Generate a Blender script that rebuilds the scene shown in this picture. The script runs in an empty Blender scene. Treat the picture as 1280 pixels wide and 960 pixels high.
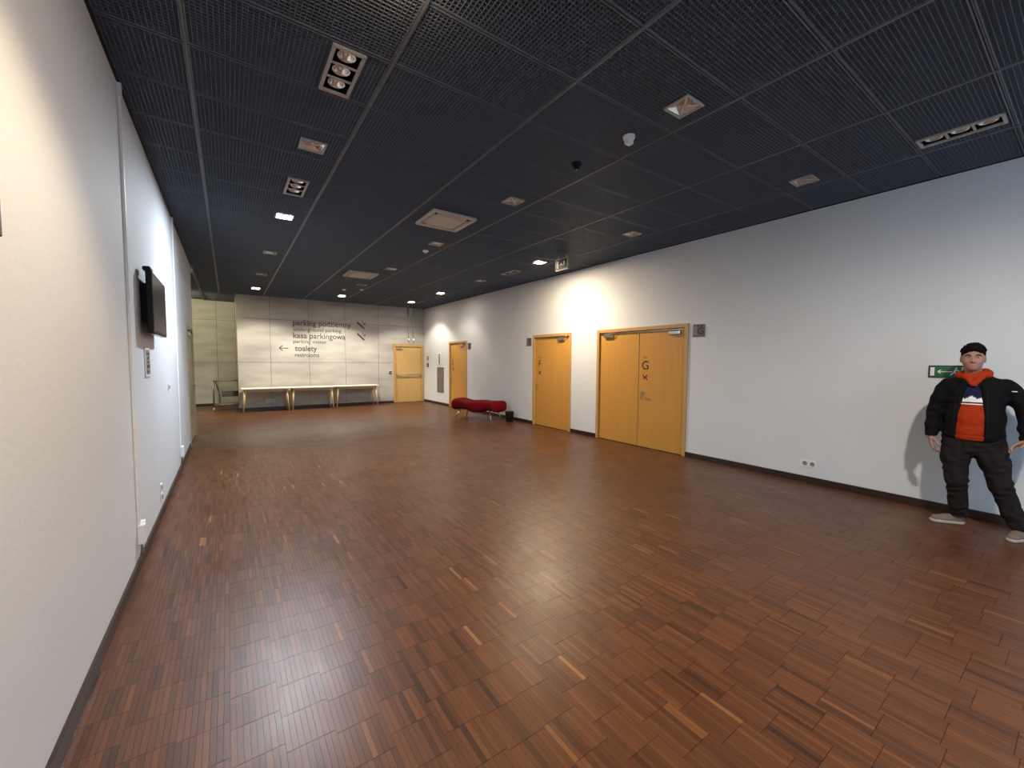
import bpy, math, random
import numpy as np
from mathutils import Vector, Matrix
from mathutils.bvhtree import BVHTree

random.seed(7)
rng = np.random.default_rng(11)
scene = bpy.context.scene
col = scene.collection

# ------------------------------------------------------------------ camera
cam_d = bpy.data.cameras.new('camera')
cam_d.sensor_width = 36.0
cam_d.lens = 511.975 / 1280 * 36.0
cam_d.clip_start = 0.05
cam = bpy.data.objects.new('camera', cam_d)
col.objects.link(cam)
Rt = Vector((0.82200987, -0.56944649, 0.00551995))
Uv = Vector((0.02763822, 0.04957434, 0.99838796))
Fv = Vector((0.56880217, 0.82053219, -0.05648908))
m = Matrix((Rt, Uv, -Fv)).transposed().to_4x4()
m.translation = (0, 0, 1.6)
cam.matrix_world = m
scene.camera = cam

# ------------------------------------------------------------------ world, exposure
world = bpy.data.worlds.new('world')
scene.world = world
world.use_nodes = True
wn = world.node_tree
bg = wn.nodes['Background']
sky = wn.nodes.new('ShaderNodeTexSky')
sky.sky_type = 'PREETHAM' if False else 'NISHITA'
sky.sun_disc = False
sky.sun_elevation = math.radians(18)
sky.sun_rotation = math.radians(60)
wn.links.new(sky.outputs[0], bg.inputs[0])
bg.inputs[1].default_value = 0.12
vs = scene.view_settings
vs.view_transform = 'Standard'
vs.look = 'None'
vs.gamma = 1
vs.use_curve_mapping = False
vs.exposure = 1.35

XL, XR, YB, ZC, YR = -0.60, 6.32, 15.16, 3.59, -4.2
YL_END, YREC, XCOR = 11.1, 17.4, -3.4


def area(name, loc, size, size_y, energy, color, rot):
    d = bpy.data.lights.new(name, 'AREA')
    d.shape = 'RECTANGLE'
    d.size, d.size_y = size, size_y
    d.energy, d.color = energy, color
    o = bpy.data.objects.new(name, d)
    o.location = loc
    o.rotation_euler = rot
    col.objects.link(o)
    return o


# daylight that comes in through the rear windows (they stand behind the camera)
area('daylight_window', (2.9, YR + 0.12, 1.75), 5.6, 2.5, 300, (0.46, 0.71, 1.0), (math.radians(90), 0, math.radians(180)))


def spot(name, loc, target, energy, color, angle, blend=0.35, radius=0.06):
    d = bpy.data.lights.new(name, 'SPOT')
    d.energy, d.color = energy, color
    d.spot_size = math.radians(angle)
    d.spot_blend = blend
    d.shadow_soft_size = radius
    o = bpy.data.objects.new(name, d)
    o.location = loc
    o.rotation_euler = (Vector(target) - Vector(loc)).to_track_quat('-Z', 'Y').to_euler()
    col.objects.link(o)
    return o


WARM, NEUT, COOL = (1.0, 0.72, 0.42), (1.0, 0.90, 0.76), (0.84, 0.92, 1.0)
ZL = ZC - 0.035
LIT = {}      # (row, k) -> emission colour and strength of the lamp that is on


def lamp(row_x, y, target, energy, color, angle, blend=0.35, radius=0.06, wide=14):
    LIT[(row_x, round(y, 2))] = color
    if wide:
        a = area('ceiling_lamp_glow', (row_x, y, ZL - 0.005), 0.17, 0.17, wide, color, (0, 0, 0))
    spot('ceiling_spot_light', (row_x, y, ZL), target, energy, color, angle, blend, radius)


lamp(0.70, 1.96, (0.25, 1.9, 0), 95, (1.0, 0.74, 0.46), 116, 0.5, 0.1, 5)
lamp(0.70, 6.60, (0.45, 6.4, 0), 70, COOL, 112, 0.4, 0.06, 50)
lamp(5.22, 6.53, (5.45, 5.7, 0), 40, (1.0, 0.80, 0.56), 119, 0.6, 0.08, 42)
lamp(0.70, 13.6, (1.0, 13.9, 0), 125, NEUT, 122, 0.4, 0.06, 4)
lamp(2.97, 13.6, (3.0, 13.9, 0), 170, NEUT, 122, 0.4, 0.06, 4)
lamp(5.24, 13.6, (5.4, 13.9, 0), 75, NEUT, 122, 0.4, 0.06, 4)
lamp(5.24, 11.27, (5.7, 11.9, 0), 28, NEUT, 116, 0.6, 0.06, 5)
lamp(2.97, -0.39, (3.9, 0.3, 0), 110, (1.0, 0.92, 0.82), 140, 0.6, 0.09, 24)



# ------------------------------------------------------------------ materials
def nodes_of(mat):
    nt = mat.node_tree
    return nt, nt.nodes, nt.links, nt.nodes['Principled BSDF']


def material(name, color, rough=0.5, metal=0.0, noise=0.0, scale=5.0, bump=0.0, bump_scale=60.0, spec=0.5, stretch=None,
             emit=None, emit_strength=0.0, coat=0.0):
    mt = bpy.data.materials.new(name)
    mt.use_nodes = True
    nt, N, L, P = nodes_of(mt)
    P.inputs['Roughness'].default_value = rough
    P.inputs['Metallic'].default_value = metal
    P.inputs['Specular IOR Level'].default_value = spec
    P.inputs['Coat Weight'].default_value = coat
    P.inputs['Base Color'].default_value = (*color, 1)
    tc = N.new('ShaderNodeTexCoord')
    mp = N.new('ShaderNodeMapping')
    L.new(tc.outputs['Object'], mp.inputs[0])
    if stretch:
        mp.inputs['Scale'].default_value = stretch
    nz = N.new('ShaderNodeTexNoise')
    nz.inputs['Scale'].default_value = scale
    nz.inputs['Detail'].default_value = 6
    L.new(mp.outputs[0], nz.inputs[0])
    mx = N.new('ShaderNodeMix')
    mx.data_type = 'RGBA'
    lo = [max(0, c * (1 - noise)) for c in color]
    hi = [min(1, c * (1 + noise)) for c in color]
    mx.inputs[6].default_value = (*lo, 1)
    mx.inputs[7].default_value = (*hi, 1)
    L.new(nz.outputs[0], mx.inputs[0])
    L.new(mx.outputs[2], P.inputs['Base Color'])
    if bump > 0:
        n2 = N.new('ShaderNodeTexNoise')
        n2.inputs['Scale'].default_value = bump_scale
        n2.inputs['Detail'].default_value = 4
        L.new(mp.outputs[0], n2.inputs[0])
        b = N.new('ShaderNodeBump')
        b.inputs['Strength'].default_value = bump
        b.inputs['Distance'].default_value = 0.01
        L.new(n2.outputs[0], b.inputs['Height'])
        L.new(b.outputs[0], P.inputs['Normal'])
    if emit:
        P.inputs['Emission Color'].default_value = (*emit, 1)
        P.inputs['Emission Strength'].default_value = emit_strength
    return mt


def srgb(r, g, b):
    return tuple((c / 255) / 12.92 if c / 255 <= 0.04045 else ((c / 255 + 0.055) / 1.055) ** 2.4 for c in (r, g, b))


M = {}
M['plaster'] = material('white_plaster', (0.63, 0.64, 0.645), 0.75, noise=0.05, scale=1.3, bump=0.12, bump_scale=40)
M['plaster_left'] = material('painted_concrete', (0.585, 0.62, 0.67), 0.7, noise=0.07, scale=0.9, bump=0.15, bump_scale=25)
M['concrete'] = material('fair_faced_concrete', (0.385, 0.37, 0.34), 0.65, noise=0.42, scale=1.8, bump=0.25, bump_scale=18, stretch=(0.6, 1, 2.2))
M['concrete_dark'] = material('concrete_joint', (0.12, 0.11, 0.10), 0.9, noise=0.1)
M['skirting'] = material('dark_skirting', (0.028, 0.014, 0.010), 0.35, noise=0.2, scale=8)
M['plenum'] = material('plenum_black', (0.032, 0.036, 0.044), 0.9, noise=0.1)
M['grille'] = material('grille_charcoal', (0.110, 0.130, 0.165), 0.45, noise=0.05, scale=3)
M['tbar'] = material('grid_bar_charcoal', (0.13, 0.14, 0.165), 0.45, noise=0.05)
M['door_wood'] = material('beech_veneer', (0.52, 0.255, 0.050), 0.38, noise=0.10, scale=2.5, stretch=(1.5, 6, 0.5))
M['door_pale'] = material('pale_veneer', (0.54, 0.34, 0.125), 0.4, noise=0.10, scale=2.5, stretch=(6, 1.5, 0.5))
M['door_olive'] = material('olive_grey_veneer', (0.33, 0.29, 0.20), 0.5, noise=0.08, scale=2.5)
M['frame_wood'] = material('beech_frame', (0.48, 0.27, 0.09), 0.4, noise=0.10, scale=3, stretch=(6, 6, 0.6))
M['steel'] = material('brushed_steel', (0.55, 0.54, 0.52), 0.32, metal=1.0, noise=0.08, scale=20)
M['brass'] = material('satin_brass', (0.70, 0.55, 0.30), 0.3, metal=1.0, noise=0.05, scale=20)
M['lamp_frame'] = material('lamp_frame_grey', (0.42, 0.40, 0.38), 0.45, metal=0.3, noise=0.05)
M['reflector'] = material('mirror_reflector', (0.88, 0.87, 0.86), 0.16, metal=0.75, noise=0.03)
M['bulb_off'] = material('bulb_frosted', (0.75, 0.73, 0.68), 0.2, metal=0.4, noise=0.1, scale=30)
M['black'] = material('matt_black', (0.007, 0.007, 0.008), 0.5, noise=0.1, spec=0.2)
M['gloss_black'] = material('glossy_screen', (0.014, 0.011, 0.010), 0.32, noise=0.05, spec=0.06)
M['white_plastic'] = material('white_plastic', (0.72, 0.72, 0.73), 0.4, noise=0.03)
M['cream_plastic'] = material('cream_plastic', (0.55, 0.50, 0.43), 0.5, noise=0.05)
M['grey_panel'] = material('grey_panel', (0.20, 0.185, 0.17), 0.5, noise=0.08)
M['sign_grey'] = material('sign_plate_grey', (0.11, 0.10, 0.088), 0.5, noise=0.15, scale=20)
M['ink'] = material('dark_ink', (0.018, 0.012, 0.010), 0.6, noise=0.1)
M['wall_ink'] = material('wall_lettering_ink', (0.055, 0.045, 0.038), 0.7, noise=0.2, scale=15)
M['ink_brown'] = material('brown_lettering', (0.07, 0.02, 0.006), 0.5, noise=0.1)
M['white_print'] = material('white_print', (0.75, 0.75, 0.72), 0.5, noise=0.02)
M['green'] = material('sign_green', (0.012, 0.12, 0.05), 0.4, noise=0.05)
M['red_fabric'] = material('red_upholstery', (0.15, 0.0015, 0.006), 0.8, spec=0.12, noise=0.15, scale=12, bump=0.3, bump_scale=250)
M['chrome_leg'] = material('polished_leg', (0.75, 0.68, 0.55), 0.25, metal=0.8, noise=0.05)
M['table_top'] = material('cream_laminate', (0.74, 0.68, 0.58), 0.35, noise=0.04)
M['table_edge'] = material('plywood_edge', (0.50, 0.36, 0.20), 0.5, noise=0.1)
M['birch'] = material('birch_leg', (0.62, 0.46, 0.27), 0.45, noise=0.1, scale=8, stretch=(6, 6, 1))
M['cart_metal'] = material('galvanised_tube', (0.17, 0.165, 0.13), 0.4, metal=0.7, noise=0.15, scale=12)
M['cart_board'] = material('dark_olive_board', (0.10, 0.095, 0.06), 0.6, noise=0.15)
M['rubber'] = material('grey_rubber', (0.35, 0.34, 0.30), 0.6, noise=0.1)
M['bin'] = material('dark_bin', (0.018, 0.013, 0.010), 0.5, noise=0.1)
M['skin'] = material('skin', (0.33, 0.165, 0.125), 0.55, noise=0.10, scale=14, bump=0.05, bump_scale=120)
M['hair'] = material('dark_brown_hair', (0.008, 0.005, 0.004), 0.8, spec=0.08, noise=0.4, scale=60, bump=0.6, bump_scale=180)
M['jacket'] = material('black_fleece', (0.005, 0.0045, 0.006), 0.85, noise=0.25, scale=25, bump=0.4, bump_scale=30, spec=0.12)
M['hoodie'] = material('orange_cotton', (0.34, 0.030, 0.006), 0.85, noise=0.12, scale=18, bump=0.3, bump_scale=40, spec=0.12)
M['navy'] = material('navy_print', (0.010, 0.014, 0.045), 0.8, noise=0.1, scale=20, spec=0.12)
M['graphite'] = material('graphite_print', (0.05, 0.047, 0.055), 0.8, noise=0.1, scale=20, spec=0.12)
M['trousers'] = material('charcoal_trousers', (0.015, 0.0115, 0.0115), 0.85, noise=0.3, scale=16, bump=0.5, bump_scale=22, spec=0.12)
M['shoe'] = material('taupe_suede', (0.17, 0.12, 0.10), 0.8, noise=0.15, scale=20)
M['sole'] = material('cream_sole', (0.42, 0.36, 0.30), 0.6, noise=0.1)
M['eye'] = material('eye_white', (0.35, 0.31, 0.29), 0.3, noise=0.02)
M['iris'] = material('dark_iris', (0.03, 0.02, 0.015), 0.3, noise=0.05)
M['lip'] = material('lip', (0.36, 0.13, 0.11), 0.5, noise=0.05)
M['window_frame'] = material('window_frame_grey', (0.12, 0.12, 0.12), 0.4, noise=0.05)


def glass_material():
    mt = bpy.data.materials.new('window_glass')
    mt.use_nodes = True
    nt, N, L, P = nodes_of(mt)
    tr = N.new('ShaderNodeBsdfTransparent')
    gl = N.new('ShaderNodeBsdfGlossy')
    gl.inputs['Roughness'].default_value = 0.02
    fr = N.new('ShaderNodeFresnel')
    mx = N.new('ShaderNodeMixShader')
    L.new(fr.outputs[0], mx.inputs[0])
    L.new(tr.outputs[0], mx.inputs[1])
    L.new(gl.outputs[0], mx.inputs[2])
    L.new(mx.outputs[0], N['Material Output'].inputs[0])
    return mt


M['glass'] = glass_material()


def emission(name, color, strength):
    return material(name, (0.8, 0.8, 0.8), 0.5, emit=color, emit_strength=strength)


M['lit_cool'] = emission('lamp_lit_cool', COOL, 14)
M['lit_warm'] = emission('lamp_lit_warm', (1.0, 0.85, 0.70), 12)


def wood_floor_material():
    mt = bpy.data.materials.new('parquet_wood')
    mt.use_nodes = True
    nt, N, L, P = nodes_of(mt)
    at = N.new('ShaderNodeAttribute')
    at.attribute_name = 'tone'
    cr = N.new('ShaderNodeValToRGB')
    e = cr.color_ramp.elements
    e[0].position, e[0].color = 0.0, (0.034, 0.0120, 0.0052, 1)
    e[1].position, e[1].color = 1.0, (0.27, 0.130, 0.052, 1)
    a = e.new(0.30)
    a.color = (0.074, 0.0255, 0.0092, 1)
    b = e.new(0.75)
    b.color = (0.138, 0.050, 0.0165, 1)
    L.new(at.outputs['Fac'], cr.inputs[0])
    tc = N.new('ShaderNodeTexCoord')
    mp = N.new('ShaderNodeMapping')
    mp.inputs['Scale'].default_value = (1, 0.06, 1)
    L.new(tc.outputs['Object'], mp.inputs[0])
    g = N.new('ShaderNodeTexNoise')
    g.inputs['Scale'].default_value = 260
    g.inputs['Detail'].default_value = 5
    L.new(mp.outputs[0], g.inputs[0])
    mr = N.new('ShaderNodeMapRange')
    mr.inputs['To Min'].default_value = 0.62
    mr.inputs['To Max'].default_value = 1.38
    L.new(g.outputs[0], mr.inputs[0])
    mul = N.new('ShaderNodeVectorMath')
    mul.operation = 'SCALE'
    L.new(cr.outputs[0], mul.inputs[0])
    L.new(mr.outputs[0], mul.inputs['Scale'])
    L.new(mul.outputs[0], P.inputs['Base Color'])
    w = N.new('ShaderNodeTexNoise')
    w.inputs['Scale'].default_value = 2.2
    w.inputs['Detail'].default_value = 8
    L.new(tc.outputs['Object'], w.inputs[0])
    rr = N.new('ShaderNodeMapRange')
    rr.inputs['To Min'].default_value = 0.27
    rr.inputs['To Max'].default_value = 0.48
    L.new(w.outputs[0], rr.inputs[0])
    L.new(rr.outputs[0], P.inputs['Roughness'])
    bp = N.new('ShaderNodeBump')
    bp.inputs['Strength'].default_value = 0.10
    bp.inputs['Distance'].default_value = 0.004
    L.new(g.outputs[0], bp.inputs['Height'])
    L.new(bp.outputs[0], P.inputs['Normal'])
    P.inputs['Specular IOR Level'].default_value = 0.5
    return mt


M['parquet'] = wood_floor_material()


# ------------------------------------------------------------------ helpers
class MB:
    def __init__(self):
        self.v, self.f, self.mi, self.sm = [], [], [], []

    def add(self, vs_, fs, mi=0, smooth=False):
        n = len(self.v)
        self.v += [tuple(p) for p in vs_]
        self.f += [tuple(i + n for i in q) for q in fs]
        self.mi += [mi] * len(fs)
        self.sm += [smooth] * len(fs)
        return self

    def box(self, x0, x1, y0, y1, z0, z1, mi=0):
        p = [(x0, y0, z0), (x1, y0, z0), (x1, y1, z0), (x0, y1, z0), (x0, y0, z1), (x1, y0, z1), (x1, y1, z1), (x0, y1, z1)]
        return self.add(p, [(0, 3, 2, 1), (4, 5, 6, 7), (0, 1, 5, 4), (1, 2, 6, 5), (2, 3, 7, 6), (3, 0, 4, 7)], mi)

    def rbox(self, x0, x1, y0, y1, z0, z1, b=0.004, mi=0):
        """box whose edges along every axis are chamfered"""
        c = [(x0 + x1) / 2, (y0 + y1) / 2, (z0 + z1) / 2]
        h = [(x1 - x0) / 2, (y1 - y0) / 2, (z1 - z0) / 2]
        b = min(b, min(h) * 0.49)
        P, idx = [], {}
        for sx in (-1, 1):
            for sy in (-1, 1):
                for sz in (-1, 1):
                    for ax in range(3):
                        s = [sx, sy, sz]
                        q = [c[k] + s[k] * (h[k] - (0 if k == ax else b)) for k in range(3)]
                        idx[(sx, sy, sz, ax)] = len(P)
                        P.append(q)
        F = []
        for ax in range(3):
            a, d = [(1, 2), (2, 0), (0, 1)][ax]
            for s in (-1, 1):
                r = []
                for (u, w) in ((-1, -1), (1, -1), (1, 1), (-1, 1)):
                    k = [0, 0, 0]
                    k[ax] = s
                    k[a] = u
                    k[d] = w
                    r.append(idx[(*k, ax)])
                F.append(tuple(r if s > 0 else r[::-1]))
        for ax in range(3):
            a, d = [(1, 2), (2, 0), (0, 1)][ax]
            for u in (-1, 1):
                for w in (-1, 1):
                    r = []
                    for s, which in ((-1, a), (1, a), (1, d), (-1, d)):
                        k = [0, 0, 0]
                        k[ax] = s
                        k[a] = u
                        k[d] = w
                        r.append(idx[(*k, which)])
                    F.append(tuple(r if u * w > 0 else r[::-1]))
        for sx in (-1, 1):
            for sy in (-1, 1):
                for sz in (-1, 1):
                    r = [idx[(sx, sy, sz, k)] for k in range(3)]
                    F.append(tuple(r if sx * sy * sz > 0 else r[::-1]))
        return self.add(P, F, mi)

    def tube(self, pts, radii, n=12, mi=0, cap=True):
        pts = [Vector(p) for p in pts]
        if not hasattr(radii, '__len__'):
            radii = [radii] * len(pts)
        base = len(self.v)
        ref = None
        for i, p in enumerate(pts):
            t = (pts[min(i + 1, len(pts) - 1)] - pts[max(i - 1, 0)]).normalized()
            if ref is None:
                ref = Vector((0, 0, 1)) if abs(t.z) < 0.9 else Vector((1, 0, 0))
            a = (ref - t * ref.dot(t)).normalized()
            b_ = t.cross(a)
            ref = a
            for k in range(n):
                an = 2 * math.pi * k / n
                self.v.append(tuple(p + (a * math.cos(an) + b_ * math.sin(an)) * radii[i]))
        for i in range(len(pts) - 1):
            for k in range(n):
                k2 = (k + 1) % n
                self.f.append((base + i * n + k, base + i * n + k2, base + (i + 1) * n + k2, base + (i + 1) * n + k))
                self.mi.append(mi)
                self.sm.append(True)
        if cap:
            self.f.append(tuple(base + k for k in range(n))[::-1])
            self.f.append(tuple(base + (len(pts) - 1) * n + k for k in range(n)))
            self.mi += [mi, mi]
            self.sm += [False, False]
        return self

    def lathe(self, prof, c=(0, 0, 0), n=24, mi=0):
        """profile of (radius, z), turned round the z axis through c"""
        base = len(self.v)
        for r, z in prof:
            for k in range(n):
                an = 2 * math.pi * k / n
                self.v.append((c[0] + r * math.cos(an), c[1] + r * math.sin(an), c[2] + z))
        for i in range(len(prof) - 1):
            for k in range(n):
                k2 = (k + 1) % n
                self.f.append((base + i * n + k, base + i * n + k2, base + (i + 1) * n + k2, base + (i + 1) * n + k))
                self.mi.append(mi)
                self.sm.append(True)
        return self

    def mesh(self, name, mats):
        me = bpy.data.meshes.new(name)
        me.from_pydata(self.v, [], self.f)
        for mt in mats:
            me.materials.append(mt)
        me.polygons.foreach_set('material_index', self.mi)
        me.polygons.foreach_set('use_smooth', self.sm)
        me.update()
        return me

    def build(self, name, mats, parent=None, loc=None):
        if not isinstance(mats, (list, tuple)):
            mats = [mats]
        o = bpy.data.objects.new(name, self.mesh(name, mats))
        col.objects.link(o)
        if parent:
            o.parent = parent
        if loc:
            o.location = loc
        return o


def tag(o, label=None, cat=None, group=None, kind=None):
    if label: o['label'] = label
    if cat: o['category'] = cat
    if group: o['group'] = group
    if kind: o['kind'] = kind
    return o


def empty(name, loc=(0, 0, 0), rz=0.0, label=None, cat=None, group=None, kind=None):
    o = bpy.data.objects.new(name, None)
    o.empty_display_size = 0.1
    col.objects.link(o)
    o.location = loc
    o.rotation_euler = (0, 0, rz)
    return tag(o, label, cat, group, kind)


def text_mesh(name, s, mat, matrix, width=None, height=None, parent=None, depth=0.002, align='LEFT', bold=0.0):
    cu = bpy.data.curves.new(name, 'FONT')
    cu.body = s
    cu.size = 1.0
    cu.align_x = align
    cu.extrude = 0.0
    cu.offset = bold
    t = bpy.data.objects.new(name, cu)
    col.objects.link(t)
    bpy.context.view_layer.update()
    me = bpy.data.meshes.new_from_object(t.evaluated_get(bpy.context.evaluated_depsgraph_get()))
    bpy.data.objects.remove(t)
    n = len(me.vertices)
    co = np.empty(n * 3)
    me.vertices.foreach_get('co', co)
    co = co.reshape(-1, 3)
    mn, mxx = co.min(0), co.max(0)
    w, h = mxx[0] - mn[0], mxx[1] - mn[1]
    sx = width / w if width else None
    sy = height / h if height else None
    sx = sx or sy
    sy = sy or sx
    co[:, 0] = (co[:, 0] - (mn[0] if align == 'LEFT' else (mn[0] + mxx[0]) / 2)) * sx
    co[:, 1] *= sy
    co[:, 2] = depth
    me.vertices.foreach_set('co', co.ravel())
    me.materials.clear()
    me.materials.append(mat)
    me.name = name
    o = bpy.data.objects.new(name, me)
    col.objects.link(o)
    o.matrix_local = matrix
    if parent: o.parent = parent
    return o


def wall_frame(side, loc):
    """axes of writing on a wall: x to the reader's right, y up, z out of the wall"""
    X = {'right': Vector((0, -1, 0)), 'left': Vector((0, 1, 0)), 'back': Vector((1, 0, 0))}[side]
    Y = Vector((0, 0, 1))
    Z = X.cross(Y)
    mm = Matrix((X, Y, Z)).transposed().to_4x4()
    mm.translation = loc
    return mm


def strokes(name, segs, w, mat, matrix, parent=None, depth=0.003):
    """flat strokes (bars) in a wall frame: list of ((x0,y0),(x1,y1)[,width])"""
    b = MB()
    for s in segs:
        (x0, y0), (x1, y1) = s[0], s[1]
        ww = (s[2] if len(s) > 2 else w) / 2
        d = Vector((x1 - x0, y1 - y0)).normalized()
        n_ = Vector((-d.y, d.x)) * ww
        P = [(x0 + n_.x, y0 + n_.y), (x0 - n_.x, y0 - n_.y), (x1 - n_.x, y1 - n_.y), (x1 + n_.x, y1 + n_.y)]
        vs_ = [(x, y, 0) for x, y in P] + [(x, y, depth) for x, y in P]
        b.add(vs_, [(0, 3, 2, 1), (4, 5, 6, 7), (0, 1, 5, 4), (1, 2, 6, 5), (2, 3, 7, 6), (3, 0, 4, 7)])
    o = b.build(name, mat, parent)
    o.matrix_local = matrix
    if len(segs) > 1: o['kind'] = 'stuff'      # strokes of a few millimetres, printed as one mark
    return o


def holed_wall(name, axis, plane, thick, a0, a1, z0, z1, holes, mat, label=None):
    """wall slab with openings; axis 'x' = plane x const running in y, 'y' = plane y const running in x"""
    A = sorted({a0, a1, *[h[0] for h in holes], *[h[1] for h in holes]})
    Z = sorted({z0, z1, *[h[2] for h in holes], *[h[3] for h in holes]})
    b = MB()
    lo, hi = sorted((plane, plane + thick))

    def solid(i, j):
        if i < 0 or j < 0 or i >= len(A) - 1 or j >= len(Z) - 1: return False
        ca, cz = (A[i] + A[i + 1]) / 2, (Z[j] + Z[j + 1]) / 2
        return not any(h[0] < ca < h[1] and h[2] < cz < h[3] for h in holes)

    def P(d, a, z):
        return (d, a, z) if axis == 'x' else (a, d, z)
    for i in range(len(A) - 1):
        for j in range(len(Z) - 1):
            if not solid(i, j): continue
            A0, A1, Z0, Z1 = A[i], A[i + 1], Z[j], Z[j + 1]
            for d in (lo, hi):
                b.add([P(d, A0, Z0), P(d, A1, Z0), P(d, A1, Z1), P(d, A0, Z1)], [(0, 1, 2, 3)])
            if not solid(i - 1, j): b.add([P(lo, A0, Z0), P(hi, A0, Z0), P(hi, A0, Z1), P(lo, A0, Z1)], [(0, 1, 2, 3)])
            if not solid(i + 1, j): b.add([P(lo, A1, Z0), P(hi, A1, Z0), P(hi, A1, Z1), P(lo, A1, Z1)], [(0, 1, 2, 3)])
            if not solid(i, j - 1): b.add([P(lo, A0, Z0), P(hi, A0, Z0), P(hi, A1, Z0), P(lo, A1, Z0)], [(0, 1, 2, 3)])
            if not solid(i, j + 1): b.add([P(lo, A0, Z1), P(hi, A0, Z1), P(hi, A1, Z1), P(lo, A1, Z1)], [(0, 1, 2, 3)])
    o = b.build(name, mat)
    return tag(o, label, 'wall', kind='structure')


# ------------------------------------------------------------------ structure: walls
ZT = 4.05
DH = 2.24
DOORS_R = {'G': (3.96, 6.01), 'F': (6.79, 8.18), 'E': (11.66, 12.94)}
wall_right = holed_wall('wall_right', 'x', XR, 0.22, YR, YB + 0.3, 0, ZT, [(a, b, -0.0, DH) for a, b in DOORS_R.values()],
                        M['plaster'], 'long white plaster wall on the right with three beech doors')
LD = (9.35, 10.85)
wall_left = holed_wall('wall_left', 'x', XL, -0.22, YR, YL_END, 0, ZT, [(LD[0], LD[1], 0, 2.22)], M['plaster_left'],
                       'long white painted wall close on the left')
BD = (5.10, 6.27)
wall_back = holed_wall('wall_back', 'y', YB + 0.012, 0.22, 0.25, XR, 0, ZT, [(BD[0], BD[1], 0, 2.20)], M['concrete_dark'],
                       'far concrete wall with dark wayfinding lettering')
WIN = [(0.2, 2.85, 0.5, 3.0), (3.15, 5.8, 0.5, 3.0)]
wall_rear = holed_wall('wall_rear', 'y', YR, -0.22, XL, XR, 0, ZT, WIN, M['plaster'], 'white wall with windows behind the viewpoint')
wall_recess = holed_wall('wall_recess', 'y', YREC + 0.012, 0.22, XCOR, 0.25 + 0.2, 0, ZT, [], M['concrete_dark'],
                         'concrete wall at the end of the recess beyond the left wall')
wall_return = holed_wall('wall_return', 'x', 0.25, 0.2, YB + 0.22, YREC, 0, ZT, [], M['concrete'], 'concrete side wall of the recess')
wall_corridor = holed_wall('wall_corridor', 'x', XCOR, -0.2, YL_END - 0.22, YREC + 0.22, 0, ZT, [], M['plaster'], 'white side wall of the recess')
wall_passage = holed_wall('wall_passage', 'y', YL_END, -0.22, XCOR, XL - 0.22, 0, ZT, [], M['plaster'], 'white wall behind the left wall')

# the far wall is clad in concrete panels with open joints
J = 0.005


def concrete_panels(parent, y, xs, zs, holes=()):
    for i in range(len(xs) - 1):
        for j in range(len(zs) - 1):
            x0, x1, z0, z1 = xs[i] + J, xs[i + 1] - J, zs[j] + J, zs[j + 1] - J
            cells = [(x0, x1, z0, z1)]
            for (h0, h1, hz) in holes:
                new = []
                for (a, b_, c, d) in cells:
                    if b_ <= h0 or a >= h1 or c >= hz:
                        new.append((a, b_, c, d))
                        continue
                    if a < h0: new.append((a, h0, c, d))
                    if b_ > h1: new.append((h1, b_, c, d))
                    if d > hz: new.append((max(a, h0), min(b_, h1), hz, d))
                cells = new
            b = MB()
            for (a, b_, c, d) in cells:
                if b_ - a > 0.01 and d - c > 0.01:
                    b.box(a, b_, y, y + 0.0118, c, d)
            if b.v:
                off = rng.uniform(0, 0.0)
                b.build('concrete_panel', M['concrete'], parent)


concrete_panels(wall_back, YB, [0.25, 1.13, 2.25, 3.40, 4.55, 5.70, XR], [0, 1.51, 2.88, ZC + 0.03], [(BD[0], BD[1], 2.20)])
concrete_panels(wall_recess, YREC, [XCOR, -2.57, -1.43, -0.29, 0.25], [0, 1.49, 2.94, ZC + 0.03])

# skirtings
def skirt(name, x0, x1, y0, y1):
    o = MB().rbox(x0, x1, y0, y1, 0.0, 0.085, 0.003).build(name, M['skirting'])
    return tag(o, None, None, kind='structure')


ys = [YR, 3.96, 6.01, 6.79, 8.18, 11.66, 12.94, YB]
for k, (a, b) in enumerate([(YR, 3.96), (6.01, 6.79), (8.18, 11.66), (12.94, YB)]):
    tag(skirt('baseboard_right' if k == 0 else 'baseboard_right.%03d' % k, XR - 0.015, XR, a, b),
        ['dark brown skirting on the right wall in front of the double door', 'short dark skirting between doors F and G',
         'dark skirting behind the red bench', 'dark skirting between the farthest right door and the corner'][k], 'skirting')
for k, (a, b) in enumerate([(YR, LD[0]), (LD[1], YL_END)]):
    tag(skirt('baseboard_left' if k == 0 else 'baseboard_left.001', XL, XL + 0.015, a, b),
        ['dark brown skirting along the near left wall', 'short dark skirting at the end of the left wall'][k], 'skirting')
tag(skirt('baseboard_back', 0.25, BD[0], YB - 0.015, YB), 'dark skirting under the three long tables', 'skirting')
tag(skirt('baseboard_recess', XCOR, 0.25, YREC - 0.015, YREC), 'dark skirting behind the trolley', 'skirting')

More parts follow.
